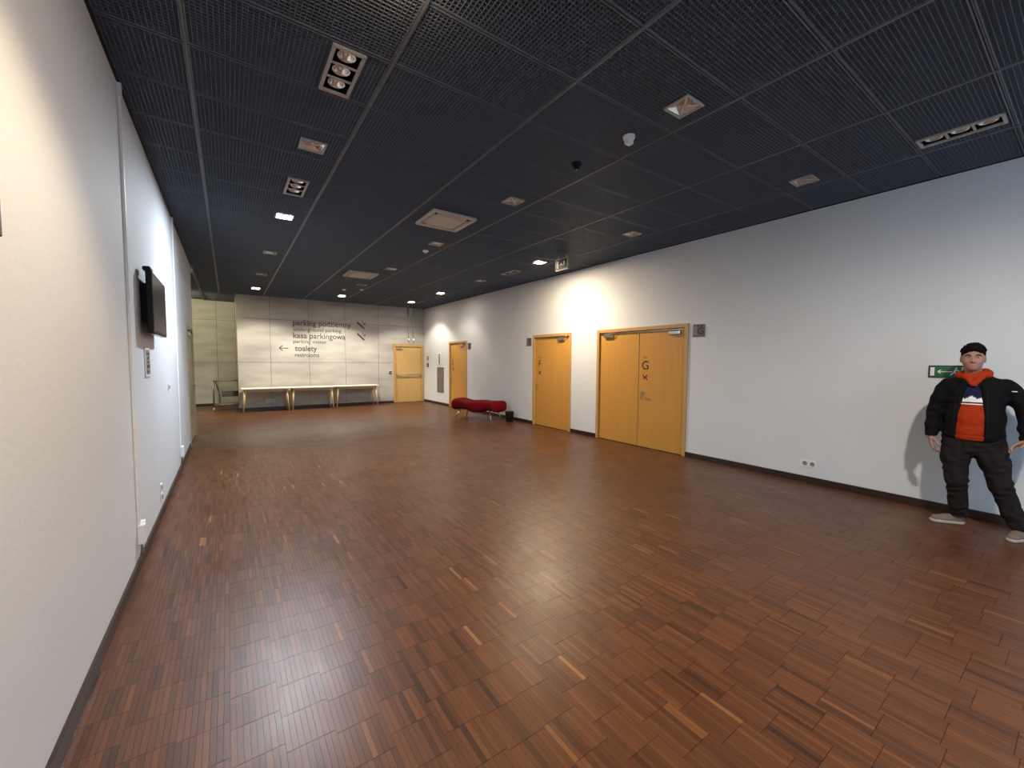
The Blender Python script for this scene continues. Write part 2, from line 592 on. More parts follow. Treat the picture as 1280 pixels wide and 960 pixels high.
# windows behind the camera
for k, (a, b, c, d) in enumerate(WIN):
    w = empty('window_%d' % (k + 1), ((a + b) / 2, YR, c), label='%s wide window behind the viewpoint' % ('left' if k == 0 else 'right'), cat='window', kind='structure')
    L_, H_ = (b - a), (d - c)
    f = MB()
    f.box(-L_ / 2, -L_ / 2 + 0.06, -0.14, -0.06, 0, H_).box(L_ / 2 - 0.06, L_ / 2, -0.14, -0.06, 0, H_)
    f.box(-L_ / 2 + 0.06, L_ / 2 - 0.06, -0.14, -0.06, 0, 0.06).box(-L_ / 2 + 0.06, L_ / 2 - 0.06, -0.14, -0.06, H_ - 0.06, H_)
    f.box(-0.03, 0.03, -0.14, -0.06, 0.06, H_ - 0.06)
    f.build('window_frame', M['window_frame'], w)
    for s in (-1, 1):
        x0, x1 = sorted((s * 0.03, s * (L_ / 2 - 0.06)))
        MB().box(x0, x1, -0.104, -0.098, 0.06, H_ - 0.06).build('pane', M['glass'], w)

# ------------------------------------------------------------------ floor
floor = MB().box(XCOR, XR + 0.22, YR - 0.22, YREC + 0.22, -0.2, -0.012).build('floor', M['plenum'])
tag(floor, 'dark reddish brown strip parquet floor', 'floor', kind='structure')


def in_view(x, y, z=0.0):
    d = Vector((x, y, z)) - Vector((0, 0, 1.6))
    zz = d.dot(Fv)
    if zz <= 0.1: return False
    return abs(d.dot(Rt) / zz * 512) < 640 and abs(d.dot(Uv) / zz * 512) < 480


SL, SW = 0.2, 0.0235
strips = []


def lay(x0, x1, y0, y1):
    nx = int(round((x1 - x0) / SW))
    w = (x1 - x0) / nx
    for i in range(nx):
        blk = i // 8
        r = random.Random(blk * 77 + int(x0 * 10))
        off = r.uniform(0, 0.19)
        y = y0 - off
        while y < y1:
            a, b = max(y, y0), min(y + SL, y1)
            if b - a > 0.015:
                t = random.gauss(0.42, 0.115)
                if random.random() < 0.06: t += 0.23
                if random.random() < 0.10: t -= 0.16
                strips.append((x0 + i * w, x0 + (i + 1) * w, a, b, min(max(t, 0), 1), random.uniform(-0.0004, 0.0)))
            y += SL


lay(XL, XR, -1.0, YB)
lay(-2.4, XL, YL_END, YB)
lay(-2.4, 0.25, YB, YREC)
G_ = 0.0004


def strip_geo(arr):
    arr = np.asarray(arr)
    n = len(arr)
    x0, x1, y0, y1, t, dz = [arr[:, k] for k in range(6)]
    x0, x1, y0, y1 = x0 + G_, x1 - G_, y0 + G_ * 2.2, y1 - G_ * 2.2
    zt = dz
    zb = np.full(n, -0.012)
    V = np.stack([np.stack([a, b, c], 1) for a, b, c in
                  [(x0, y0, zb), (x1, y0, zb), (x1, y1, zb), (x0, y1, zb), (x0, y0, zt), (x1, y0, zt), (x1, y1, zt), (x0, y1, zt)]], 1)
    F = np.array([(4, 5, 6, 7), (0, 1, 5, 4), (1, 2, 6, 5), (2, 3, 7, 6), (3, 0, 4, 7)])
    return V, F


def strip_mesh(name, arr, tones):
    V, F = strip_geo(arr)
    n = len(V)
    me = bpy.data.meshes.new(name)
    me.vertices.add(n * 8)
    me.vertices.foreach_set('co', V.reshape(-1))
    idx = (F[None] + (np.arange(n) * 8)[:, None, None]).reshape(-1)
    me.loops.add(len(idx))
    me.loops.foreach_set('vertex_index', idx)
    me.polygons.add(n * 5)
    me.polygons.foreach_set('loop_start', np.arange(n * 5) * 4)
    me.polygons.foreach_set('use_smooth', np.zeros(n * 5, bool))
    me.update(calc_edges=True)
    at = me.attributes.new('tone', 'FLOAT', 'FACE')
    at.data.foreach_set('value', np.repeat(tones, 5).astype(np.float32))
    me.materials.append(M['parquet'])
    return me


def dist2(s):
    return ((s[0] + s[1]) / 2) ** 2 + ((s[2] + s[3]) / 2) ** 2


cand = sorted([i for i, s in enumerate(strips) if s[3] - s[2] > 0.15 and in_view((s[0] + s[1]) / 2, (s[2] + s[3]) / 2)], key=lambda i: dist2(strips[i]))[:300]
near = set(cand)
rest = np.array([s for i, s in enumerate(strips) if i not in near])
o = bpy.data.objects.new('parquet_strips', strip_mesh('parquet_strips', rest, rest[:, 4]))
col.objects.link(o)
o.parent = floor
tag(o, kind='stuff')
for i in cand:
    s = np.array([strips[i]])
    o = bpy.data.objects.new('parquet_strip', strip_mesh('parquet_strip', s, s[:, 4]))
    col.objects.link(o)
    o.parent = floor

# ------------------------------------------------------------------ ceiling
ceiling = MB().box(XCOR, XR, YR, YREC, ZT, ZT + 0.2).build('ceiling', M['plenum'])
tag(ceiling, 'dark charcoal open cell grille ceiling', 'ceiling', kind='structure')
GX0, GW, GY0, GD = -0.1636, 1.12958, 1.6656, 0.57559
HOLES = []     # rectangles cut for fixtures


def grille_mesh(x0, x1, y0, y1, holes):
    """panel frame and crossing blades, blades interrupted at the fixtures"""
    P_ = 0.0274
    z0, z1, th = ZC, ZC + 0.026, 0.0014
    b = MB()

    def blade(ax, c, lo, hi):
        segs = [(lo, hi)]
        for (a0, a1, b0, b1) in holes:
            if ax == 'x' and b0 < c < b1:
                hl, hh = a0, a1
            elif ax == 'y' and a0 < c < a1:
                hl, hh = b0, b1
            else:
                continue
            new = []
            for (s, e) in segs:
                if hh <= s or hl >= e:
                    new.append((s, e))
                    continue
                if s < hl: new.append((s, hl))
                if e > hh: new.append((hh, e))
            segs = new
        for s, e in segs:
            if e - s < 0.004: continue
            if ax == 'x':
                p = [(s, c - th, z0), (e, c - th, z0), (e, c + th, z0), (s, c + th, z0), (s, c - th, z1), (e, c - th, z1), (e, c + th, z1), (s, c + th, z1)]
                b.add(p, [(0, 3, 2, 1), (0, 1, 5, 4), (2, 3, 7, 6)])
            else:
                p = [(c - th, s, z0), (c - th, e, z0), (c + th, e, z0), (c + th, s, z0), (c - th, s, z1), (c - th, e, z1), (c + th, e, z1), (c + th, s, z1)]
                b.add(p, [(0, 1, 2, 3), (0, 4, 5, 1), (3, 2, 6, 7)])
    ny = max(1, int(round((y1 - y0) / P_)))
    nx = max(1, int(round((x1 - x0) / P_)))
    for k in range(1, ny): blade('x', y0 + (y1 - y0) * k / ny, x0, x1)
    for k in range(1, nx): blade('y', x0 + (x1 - x0) * k / nx, y0, y1)
    e = 0.007
    for (a0, a1, c0, c1) in ((x0, x1, y0, y0 + e), (x0, x1, y1 - e, y1), (x0, x0 + e, y0 + e, y1 - e), (x1 - e, x1, y0 + e, y1 - e)):
        if not any(a1 > h[0] and a0 < h[1] and c1 > h[2] and c0 < h[3] for h in holes):
            b.box(a0, a1, c0, c1, ZC - 0.004, ZC + 0.026)
    return b


SINGLE_Y = [-2.72 + 2.33 * k for k in range(8)]
ROWS = (0.70, 2.97, 5.22)
FIX = []   # (kind, x, y)
for rx in ROWS:
    for k in range(8):
        y = [-2.72, -0.39, 1.96, 4.28, 6.57, 8.92, 11.27, 13.6][k]
        FIX.append(('single', rx, y))
for (x, y) in ((0.70, 3.10), (0.70, 5.40), (5.21, 0.80), (5.28, 7.70)):
    FIX.append(('triple', x, y))
for (x, y) in ((2.59, 5.40), (2.58, 9.9)):
    FIX.append(('cassette', x, y))
SIZE = {'single': (0.10, 0.10), 'triple': (0.095, 0.25), 'cassette': (0.31, 0.31)}
for kd, x, y in FIX:
    a, b = SIZE[kd]
    HOLES.append((x - a + 0.008, x + a - 0.008, y - b + 0.008, y + b - 0.008))

xs = [XL + 0.004] + [GX0 + k * GW for k in range(6)] + [XR - 0.004]
js = range(-8, 27)
cache = {}
for i in range(len(xs) - 1):
    for j in js:
        y0, y1 = GY0 + j * GD, GY0 + (j + 1) * GD
        if y0 >= YB - 0.05: continue
        y1 = min(y1, YB - 0.004)
        px0, px1, py0, py1 = xs[i] + 0.011, xs[i + 1] - 0.011, y0 + 0.009, y1 - 0.009
        hs = [h for h in HOLES if h[1] > px0 and h[0] < px1 and h[3] > py0 and h[2] < py1]
        w_, d_ = px1 - px0, py1 - py0
        if hs:
            me = grille_mesh(0, w_, 0, d_, [(h[0] - px0, h[1] - px0, h[2] - py0, h[3] - py0) for h in hs]).mesh('ceiling_panel', [M['grille']])
        else:
            key = (round(w_, 3), round(d_, 3))
            if key not in cache:
                cache[key] = grille_mesh(0, w_, 0, d_, []).mesh('ceiling_panel', [M['grille']])
            me = cache[key]
        o = bpy.data.objects.new('ceiling_panel', me)
        col.objects.link(o)
        o.location = (px0, py0, rng.uniform(-0.0015, 0.0015))
        o.parent = ceiling
# recess and corridor ceiling panels
for (x0, x1, y0, y1) in [(-1.72, -0.62, YL_END + 0.02 + k * 0.576, YL_END + k * 0.576 + 0.576) for k in range(10)] + \
        [(-0.58, 0.24, YB + 0.01 + k * 0.56, YB + 0.55 + k * 0.56) for k in range(4)] + \
        [(-2.86, -1.74, YL_END + 0.02 + k * 0.576, YL_END + k * 0.576 + 0.576) for k in range(10)]:
    key = (round(x1 - x0, 3), round(y1 - y0, 3))
    if key not in cache:
        cache[key] = grille_mesh(0, x1 - x0, 0, y1 - y0, []).mesh('ceiling_panel', [M['grille']])
    o = bpy.data.objects.new('ceiling_panel', cache[key])
    col.objects.link(o)
    o.location = (x0, y0, 0)
    o.parent = ceiling


def clear_runs(c, lo, hi, ax, half):
    runs = [(lo, hi)]
    for h in HOLES:
        if ax == 'y' and h[0] < c + half and h[1] > c - half: a, b = h[2], h[3]
        elif ax == 'x' and h[2] < c + half and h[3] > c - half: a, b = h[0], h[1]
        else: continue
        new = []
        for s, e in runs:
            if b <= s or a >= e: new.append((s, e)); continue
            if s < a: new.append((s, a))
            if e > b: new.append((b, e))
        runs = new
    return runs


for x in xs[1:-1]:
    b = MB()
    for s, e in clear_runs(x, YR, YB - 0.002, 'y', 0.012):
        b.box(x - 0.008, x + 0.008, s, e, ZC - 0.008, ZC + 0.03)
    b.build('grid_bar', M['tbar'], ceiling)
for x in (XL + 0.01, XR - 0.01):
    MB().box(x - 0.01, x + 0.01, YR, YB - 0.002 if x > 0 else YL_END, ZC - 0.012, ZC + 0.03).build('edge_trim', M['black'], ceiling)
for j in js:
    y = GY0 + j * GD
    if y > YB: continue
    b = MB()
    for s, e in clear_runs(y, XL, XR, 'x', 0.006):
        b.box(s, e, y - 0.004, y + 0.004, ZC + 0.004, ZC + 0.03)
    b.build('cross_bar', M['tbar'], ceiling)
for x in (XL, -1.73):
    MB().box(x - 0.011, x + 0.011, YL_END, YREC, ZC - 0.008, ZC + 0.03).build('grid_bar', M['tbar'], ceiling)


# ------------------------------------------------------------------ ceiling fixtures
def near_words(x, y):
    r = {0.70: 'left', 2.97: 'middle', 5.22: 'right', 5.21: 'right', 5.28: 'right'}[x]
    return r


ORD = {-0.39: 'last before the rearmost', 1.96: 'nearest', 4.28: 'second nearest', 6.57: 'third nearest', 8.92: 'fourth nearest', 11.27: 'fifth nearest', 13.6: 'farthest', -2.72: 'rearmost'}


def build_single(x, y):
    lit = None
    for (lx, ly), c in LIT.items():
        if abs(lx - x) < 0.05 and abs(ly - y) < 0.1: lit = c
    if lit and abs(y - 8.92) < 0.1: lit = None
    if abs(y - 1.96) < 0.05 and x < 1:
        d = bpy.data.lights.new('bulb_light', 'POINT')
        d.energy, d.color, d.shadow_soft_size = 3.2, (1.0, 0.70, 0.40), 0.03
        bo = bpy.data.objects.new('bulb_light', d)
        bo.location = (x + 0.05, y + 0.05, ZC - 0.10)
        col.objects.link(bo)
    if abs(y - 1.96) < 0.05 and x < 1: word = 'warm glowing square downlight just above the top edge, nearest of the left row'
    else: word = '%s square ceiling downlight, %s in the %s row of lamps' % ('lit white' if lit else 'unlit mirrored', ORD[round(y, 2)], near_words(x, y))
    t = empty('ceiling_downlight', (x, y, ZC), 0, word, 'ceiling light', 'square downlights in three rows')
    f = MB()
    h, w = 0.108, 0.014
    for (a, b_, c, d) in ((-h, h, -h, -h + w), (-h, h, h - w, h), (-h, -h + w, -h + w, h - w), (h - w, h, -h + w, h - w)):
        f.rbox(a, b_, c, d, -0.020, -0.004, 0.002)
    f.build('frame', M['lamp_frame'] if not lit else M['white_plastic'], t)
    # faceted mirror bowl
    r = MB()
    s0, s1, zt = h - w, 0.03, 0.055
    s0 = 0.091
    P4 = [(-s0, -s0, -0.008), (s0, -s0, -0.008), (s0, s0, -0.008), (-s0, s0, -0.008)]
    Q4 = [(-s1, -s1, zt), (s1, -s1, zt), (s1, s1, zt), (-s1, s1, zt)]
    r.add(P4 + Q4, [(0, 1, 5, 4), (1, 2, 6, 5), (2, 3, 7, 6), (3, 0, 4, 7), (4, 5, 6, 7)])
    r.build('reflector', M['reflector'] if not lit else (M['lit_cool'] if lit[2] > 0.9 else M['lit_warm']), t)
    if not lit:
        c = MB()
        for sg in (1, -1):
            n_ = 6
            for k in range(n_):
                a0, a1 = -s0 * 0.95 + 2 * s0 * 0.95 * k / n_, -s0 * 0.95 + 2 * s0 * 0.95 * (k + 1) / n_
                ang = 0.012 * (-1) ** k
                d0 = ang
                p = [(a0, sg * a0 - 0.006, -0.006), (a1, sg * a1 - 0.006, -0.006), (a1, sg * a1 + d0, 0.028), (a0, sg * a0 + d0, 0.028)]
                c.add(p, [(0, 1, 2, 3)])
                p = [(a0, sg * a0 + 0.006, -0.006), (a1, sg * a1 + 0.006, -0.006), (a1, sg * a1 + d0, 0.028), (a0, sg * a0 + d0, 0.028)]
                c.add(p, [(0, 1, 2, 3)])
                c.add([(a0, sg * a0 - 0.006, -0.006), (a1, sg * a1 - 0.006, -0.006), (a1, sg * a1 + 0.006, -0.006), (a0, sg * a0 + 0.006, -0.006)], [(0, 1, 2, 3)])
        c.build('louvre', M['reflector'], t)
        MB().lathe([(0.0, 0.030), (0.018, 0.032), (0.024, 0.045), (0.022, 0.054)], n=16).build('bulb', M['bulb_off'], t)
    return t


def build_triple(x, y, label):
    t = empty('triple_spotlight', (x, y, ZC), 0, label, 'ceiling light', 'triple recessed spotlights')
    f = MB()
    hx, hy, w = 0.103, 0.258, 0.022
    for (a, b_, c, d) in ((-hx, hx, -hy, -hy + w), (-hx, hx, hy - w, hy), (-hx, -hx + w, -hy + w, hy - w), (hx - w, hx, -hy + w, hy - w)):
        f.rbox(a, b_, c, d, -0.022, -0.004, 0.002)
    for yy in (-0.079, 0.079):
        f.box(-hx + w, hx - w, yy - 0.008, yy + 0.008, -0.014, -0.006)
    f.build('frame', M['lamp_frame'], t)
    h = MB()
    hx2, hy2 = 0.084, 0.24
    h.add([(-hx2, -hy2, -0.004), (hx2, -hy2, -0.004), (hx2, hy2, -0.004), (-hx2, hy2, -0.004), (-hx2, -hy2, 0.12), (hx2, -hy2, 0.12), (hx2, hy2, 0.12), (-hx2, hy2, 0.12)],
          [(0, 1, 5, 4), (1, 2, 6, 5), (2, 3, 7, 6), (3, 0, 4, 7), (4, 5, 6, 7)])
    h.build('housing', M['black'], t)
    for yy in (-0.158, 0.0, 0.158):
        c = (0, yy, 0.0)
        l = MB().lathe([(0.058, 0.012), (0.060, 0.004), (0.056, 0.003), (0.050, 0.016), (0.030, 0.038), (0.016, 0.048), (0.0, 0.05)], c, 24)
        lo = l.build('spot_bulb', M['reflector'], t)
        MB().lathe([(0.0, 0.012), (0.014, 0.014), (0.018, 0.024), (0.015, 0.047)], c, 16).build('bulb_cap', M['bulb_off'], lo)
    return t


def build_cassette(x, y, label):
    t = empty('air_conditioning_cassette', (x, y, ZC), 0, label, 'air conditioner', 'ceiling air conditioning cassettes')
    b = MB()
    h, w = 0.325, 0.045
    for (a, b_, c, d) in ((-h, h, -h, -h + w), (-h, h, h - w, h), (-h, -h + w, -h + w, h - w), (h - w, h, -h + w, h - w)):
        b.rbox(a, b_, c, d, -0.045, -0.004, 0.008)
    b.build('frame', M['cream_plastic'], t)
    g = 0.215
    MB().rbox(-g, g, -g, g, -0.040, -0.012, 0.01).build('centre_grille', M['cream_plastic'], t)
    MB().box(-0.30, 0.30, -0.30, 0.30, -0.008, 0.03).build('housing', M['black'], t)
    for k in range(4):
        v = MB().box(-0.19, 0.19, 0.232, 0.262, -0.038, -0.030).build('air_flap', M['cream_plastic'], t)
        v.rotation_euler = (0, 0, k * math.pi / 2)
    return t


TL = ['grey framed triple spotlight nearest at the top, left row', 'grey framed triple spotlight beyond the nearest left square downlight',
      'dim triple spotlight recessed near the right wall by the person', 'small far triple spotlight beyond the lit right downlight']
CL = ['cream square air conditioning cassette, the nearer and larger one', 'grey white square air conditioning cassette, the farther one']
ti = ci = 0
for kd, x, y in FIX:
    if kd == 'single': build_single(x, y)
    elif kd == 'triple':
        build_triple(x, y, TL[ti]); ti += 1
    else:
        build_cassette(x, y, CL[ci]); ci += 1

for (x, y, mt, nm, lb, r) in [(2.97, 2.49, 'white_plastic', 'motion_sensor', 'white motion sensor on the ceiling above the nearest middle lamp row', 0.05),
                              (2.94, 3.12, 'black', 'dome_camera', 'small black dome camera hanging from the ceiling', 0.05),
                              (3.0, 7.1, 'white_plastic', 'smoke_detector', 'white smoke detector beyond the nearer air conditioning cassette', 0.05),
                              (2.75, 12.3, 'white_plastic', 'smoke_detector', 'white smoke detector left of its twin near the far wall', 0.05),
                              (3.15, 12.0, 'white_plastic', 'smoke_detector', 'white smoke detector right of its twin near the far wall', 0.05)]:
    t = empty(nm, (x, y, ZC), 0, lb, 'detector' if 'cam' not in nm else 'camera')
    MB().lathe([(0.0, -0.028), (r, -0.026), (r * 1.05, -0.010), (r * 1.05, -0.003), (0.0, -0.003)], n=24).build('base', M[mt], t)
    if nm == 'motion_sensor':
        MB().rbox(-0.035, 0.035, -0.03, 0.03, -0.075, -0.026, 0.01).build('sensor_head', M[mt], t)
    elif nm == 'dome_camera':
        MB().lathe([(0.0, -0.066), (0.018, -0.063), (0.034, -0.050), (0.040, -0.028)], n=20).build('dome', M['gloss_black'], t)
        MB().lathe([(0.0, -0.072), (0.007, -0.070), (0.008, -0.062)], n=12).build('lens', M['white_plastic'], t)
    else:
        MB().lathe([(0.0, -0.046), (0.022, -0.044), (0.032, -0.036), (0.034, -0.026)], n=20).build('chamber', M[mt], t)

# hanging exit sign
t = empty('hanging_exit_sign', (5.25, 5.93, ZC), 0, 'small dark hanging exit sign with pale frame under the ceiling, before the lit right downlight', 'sign')
for yy in (-0.11, 0.11):
    MB().box(-0.008, 0.008, yy - 0.01, yy + 0.01, -0.055, -0.004).build('hanger', M['lamp_frame'], t)
MB().box(-0.012, 0.012, -0.15, 0.15, -0.255, -0.07).build('panel', M['black'], t)
fr = MB()
fr.box(-0.018, 0.018, -0.165, 0.165, -0.27, -0.255).box(-0.018, 0.018, -0.165, 0.165, -0.07, -0.055)
fr.box(-0.018, 0.018, -0.165, -0.15, -0.255, -0.07).box(-0.018, 0.018, 0.15, 0.165, -0.255, -0.07)
fr.build('frame', M['lamp_frame'], t)
strokes('pictogram', [((-0.11, -0.235), (-0.11, -0.095), 0.035), ((-0.06, -0.17), (0.02, -0.17), 0.015), ((0.07, -0.19), (0.07, -0.11), 0.03), ((-0.02, -0.14), (0.04, -0.19), 0.014)],
        0.02, M['white_print'], wall_frame('right', (-0.0125, 0, 0)), t)


# ------------------------------------------------------------------ doors on the right wall
def lever(parent, mat, side, loc, toward=1, plate=True):
    """door lever on a backplate; toward = +1 lever points to larger y"""
    x, y, z = loc
    b = MB()
    if plate:
        b.rbox(x - 0.006, x, y - 0.019, y + 0.019, z - 0.13, z + 0.045, 0.003)
        b.tube([(x - 0.009, y, z - 0.085), (x, y, z - 0.085)], 0.010, 12)
    b.tube([(x, y, z), (x - 0.045, y, z), (x - 0.052, y + toward * 0.012, z), (x - 0.052, y + toward * 0.12, z)], [0.011, 0.010, 0.010, 0.009], 12)
    return b.build('handle', mat, parent)


def closer(parent, x, y, z, arm=0.28, sign=1):
    b = MB().rbox(x - 0.045, x, y - 0.11, y + 0.11, z - 0.03, z + 0.03, 0.006)
    c = b.build('door_closer', M['steel'], parent)
    MB().tube([(x - 0.025, y, z + 0.03), (x - 0.028, y, z + 0.045), (x - 0.075, y + sign * arm * 0.5, z + 0.05), (x - 0.02, y + sign * arm, z + 0.075)], 0.008, 8).build('closer_arm', M['steel'], c)
    return c


def door_right(n, key, y0, y1, label, double=False):
    root = empty('door_%d' % n, (XR, (y0 + y1) / 2, 0), 0, label, 'door', kind='structure')
    c = (y1 - y0) / 2
    jw = 0.065
    f = MB()
    for s in (-1, 1):
        a, b_ = sorted((s * c, s * (c - jw)))
        f.rbox(-0.022, 0.14, a, b_, 0.0, DH, 0.004)
    f.rbox(-0.022, 0.14, -c + jw, c - jw, DH - jw, DH, 0.004)
    # rebate
    for s in (-1, 1):
        a, b_ = sorted((s * (c - jw), s * (c - jw - 0.02)))
        f.box(0.075, 0.14, a, b_, 0.0, DH - jw)
    f.build('door_frame', M['frame_wood'], root)
    lz = DH - jw - 0.004
    spans = [(-c + jw + 0.003, c - jw - 0.003)] if not double else [(0.002, c - jw - 0.003), (-c + jw + 0.003, -0.002)]
    leaves = []
    for a, b_ in spans:
        leaves.append(MB().rbox(0.022, 0.068, a, b_, 0.008, lz, 0.003).build('door_leaf', M['door_wood'], root))
    xf = 0.022
    MB().box(0.145, 0.2, -c, c, 0, DH).build('dark_backing', M['black'], root)
    if double:
        la, lb = leaves
        MB().rbox(xf - 0.010, xf, -0.014, 0.012, 0.01, lz - 0.002, 0.002).build('astragal', M['frame_wood'], lb)
        lever(lb, M['brass'], 'r', (xf, -0.085, 1.03), -1)
        closer(la, xf, 0.72, 2.10, 0.2, -1)
        closer(lb, xf, -0.76, 2.10, 0.2, 1)
        MB().rbox(-0.004, 0.018, -0.93, 0.82, 2.145, 2.165, 0.003).build('slide_rail', M['steel'], root)
        lf, ly = lb, -0.16
    else:
        la = leaves[0]
        lever(la, M['steel'] if key != 'F' else M['brass'], 'r', (xf, c - jw - 0.075, 1.03), -1)
        closer(la, xf, -c + jw + 0.30, 2.10, 0.26, -1)
        MB().rbox(-0.002, 0.020, -c + jw + 0.03, -c + jw + 0.55, 2.15, 2.168, 0.003).build('slide_rail', M['steel'], root)
        lf, ly = la, c - jw - 0.17
    # lettering: SALA / letter / dots / hearing symbol
    tx = 0.0215
    text_mesh('lettering', 'SALA', M['ink_brown'], wall_frame('right', (tx, ly, 1.665)), width=0.10, height=0.032, parent=lf, align='CENTER')
    text_mesh('lettering', key, M['ink_brown'], wall_frame('right', (tx, ly, 1.455)), height=0.165, parent=lf, align='CENTER', bold=0.012)
    strokes('lettering', [((-0.02, 0), (-0.01, 0), 0.010), ((0.02, 0), (0.03, 0), 0.010)], 0.01, M['ink_brown'], wall_frame('right', (tx, ly, 1.41)), lf, 0.001)
    strokes('pictogram', [((-0.05, 0.035), (-0.02, -0.005), 0.020), ((-0.045, 0.05), (-0.03, 0.045), 0.016), ((-0.03, -0.02), (0.02, 0.0), 0.034), ((0.0, 0.0), (0.05, 0.04), 0.018),
                          ((0.045, 0.035), (0.025, 0.005), 0.018), ((0.02, -0.01), (0.045, -0.055), 0.022), ((-0.045, -0.03), (-0.03, -0.045), 0.018)],
            0.02, M['ink_brown'], wall_frame('right', (tx, ly, 1.315)), lf, 0.001)
    return root


door_right(1, 'G', *DOORS_R['G'], 'amber beech double door lettered G with two leaves', True)
door_right(2, 'F', *DOORS_R['F'], 'amber beech single door lettered F left of the double door')
door_right(3, 'E', *DOORS_R['E'], 'far amber single door behind the red bench')

# back door with push bar
root = empty('door_4', ((BD[0] + BD[1]) / 2, YB, 0), 0, 'pale yellow door with horizontal push bar in the far concrete wall', 'door', kind='structure')
c = (BD[1] - BD[0]) / 2
f = MB()
for s in (-1, 1):
    a, b_ = sorted((s * c, s * (c - 0.08)))
    f.rbox(a, b_, -0.02, 0.14, 0, 2.20, 0.004)
f.rbox(-c + 0.08, c - 0.08, -0.02, 0.14, 2.11, 2.20, 0.004)
f.build('door_frame', M['frame_wood'], root)
leaf = MB().rbox(-c + 0.083, c - 0.083, 0.02, 0.065, 0.008, 2.106, 0.003).build('door_leaf', M['door_pale'], root)
pb = MB().tube([(-c + 0.14, -0.05, 1.06), (c - 0.14, -0.05, 1.06)], 0.018, 12)
for s in (-1, 1):
    pb.rbox(s * (c - 0.14) - 0.03, s * (c - 0.14) + 0.03, -0.065, 0.02, 1.02, 1.10, 0.006)
pb.build('push_bar', M['door_olive'], leaf)
MB().rbox(-c + 0.12, -c + 0.34, -0.025, 0.02, 2.00, 2.05, 0.005).build('door_closer', M['grey_panel'], leaf)
MB().box(-c, c, 0.15, 0.2, 0, 2.2).build('dark_backing', M['black'], root)

# left wall door
root = empty('door_5', (XL, (LD[0] + LD[1]) / 2, 0), 0, 'olive grey door at the far end of the left wall', 'door', kind='structure')
c = (LD[1] - LD[0]) / 2
f = MB()
for s in (-1, 1):
    a, b_ = sorted((s * c, s * (c - 0.07)))
    f.rbox(-0.14, 0.02, a, b_, 0, 2.22, 0.004)
f.rbox(-0.14, 0.02, -c + 0.07, c - 0.07, 2.14, 2.22, 0.004)
f.build('door_frame', M['door_olive'], root)
leaf = MB().rbox(-0.055, -0.010, -c + 0.073, c - 0.073, 0.008, 2.136, 0.003).build('door_leaf', M['door_olive'], root)
cl = MB().rbox(-0.010, 0.04, -c + 0.16, -c + 0.42, 2.03, 2.10, 0.006).build('door_closer', M['steel'], leaf)
MB().tube([(0.02, -c + 0.3, 2.10), (0.07, -c + 0.45, 2.13), (0.02, -c + 0.62, 2.15)], 0.010, 8).build('closer_arm', M['steel'], cl)
MB().rbox(-0.010, -0.003, c - 0.2, c - 0.16, 0.95, 1.12, 0.002).tube([(-0.01, c - 0.18, 1.06), (0.04, c - 0.18, 1.06), (0.045, c - 0.20, 1.06), (0.045, c - 0.30, 1.06)], 0.010, 10).build('handle', M['steel'], leaf)
MB().box(-0.2, -0.15, -c, c, 0, 2.22).build('dark_backing', M['black'], root)


# ------------------------------------------------------------------ things on the right wall
def plate(name, y, z, key, label):
    t = empty(name, (XR, y, z), 0, label, 'sign', 'grey room signs beside the doors')
    MB().rbox(-0.014, 0, -0.10, 0.10, -0.10, 0.10, 0.003).build('panel', M['sign_grey'], t)
    MB().rbox(-0.018, -0.014, 0.025, 0.09, -0.085, 0.075, 0.002).build('raised_strip', M['grey_panel'], t)
    if key:
        text_mesh('lettering', key, M['ink'], wall_frame('right', (-0.0145, -0.035, -0.06)), height=0.11, parent=t, align='CENTER', bold=0.01)
        strokes('pictogram', [((-0.05, 0), (-0.02, 0), 0.025), ((0.015, 0), (0.04, 0), 0.025)], 0.02, M['ink'], wall_frame('right', (-0.0145, -0.02, 0.072)), t, 0.001)
    return t


plate('room_sign', 3.78, 2.11, 'G', 'square grey sign plate right of the double door')
plate('room_sign', 8.36, 2.08, 'F', 'square grey sign plate left of the single door F')
plate('room_sign', 11.50, 2.06, 'E', 'small square grey sign plate right of the far door behind the bench')


def socket_right(y, z, label, n=2):
    t = empty('wall_socket', (XR, y, z), 0, label, 'socket')
    MB().rbox(-0.012, 0, -0.045 * n, 0.045 * n, -0.045, 0.045, 0.004).build('cover_plate', M['white_plastic'], t)
    for k in range(n):
        yy = (k - (n - 1) / 2) * 0.085
        s_ = MB()
        s_.v = []
        s_.lathe([(0.0, 0.0), (0.024, 0.0), (0.028, 0.003)], n=16)
        s_.v = [(-0.0122 - z_, yy + x_, y_) for (x_, y_, z_) in s_.v]
        s_.build('socket_well', M['grey_panel'], t)
    return t


socket_right(2.17, 0.255, 'white double socket low on the right wall before the person')

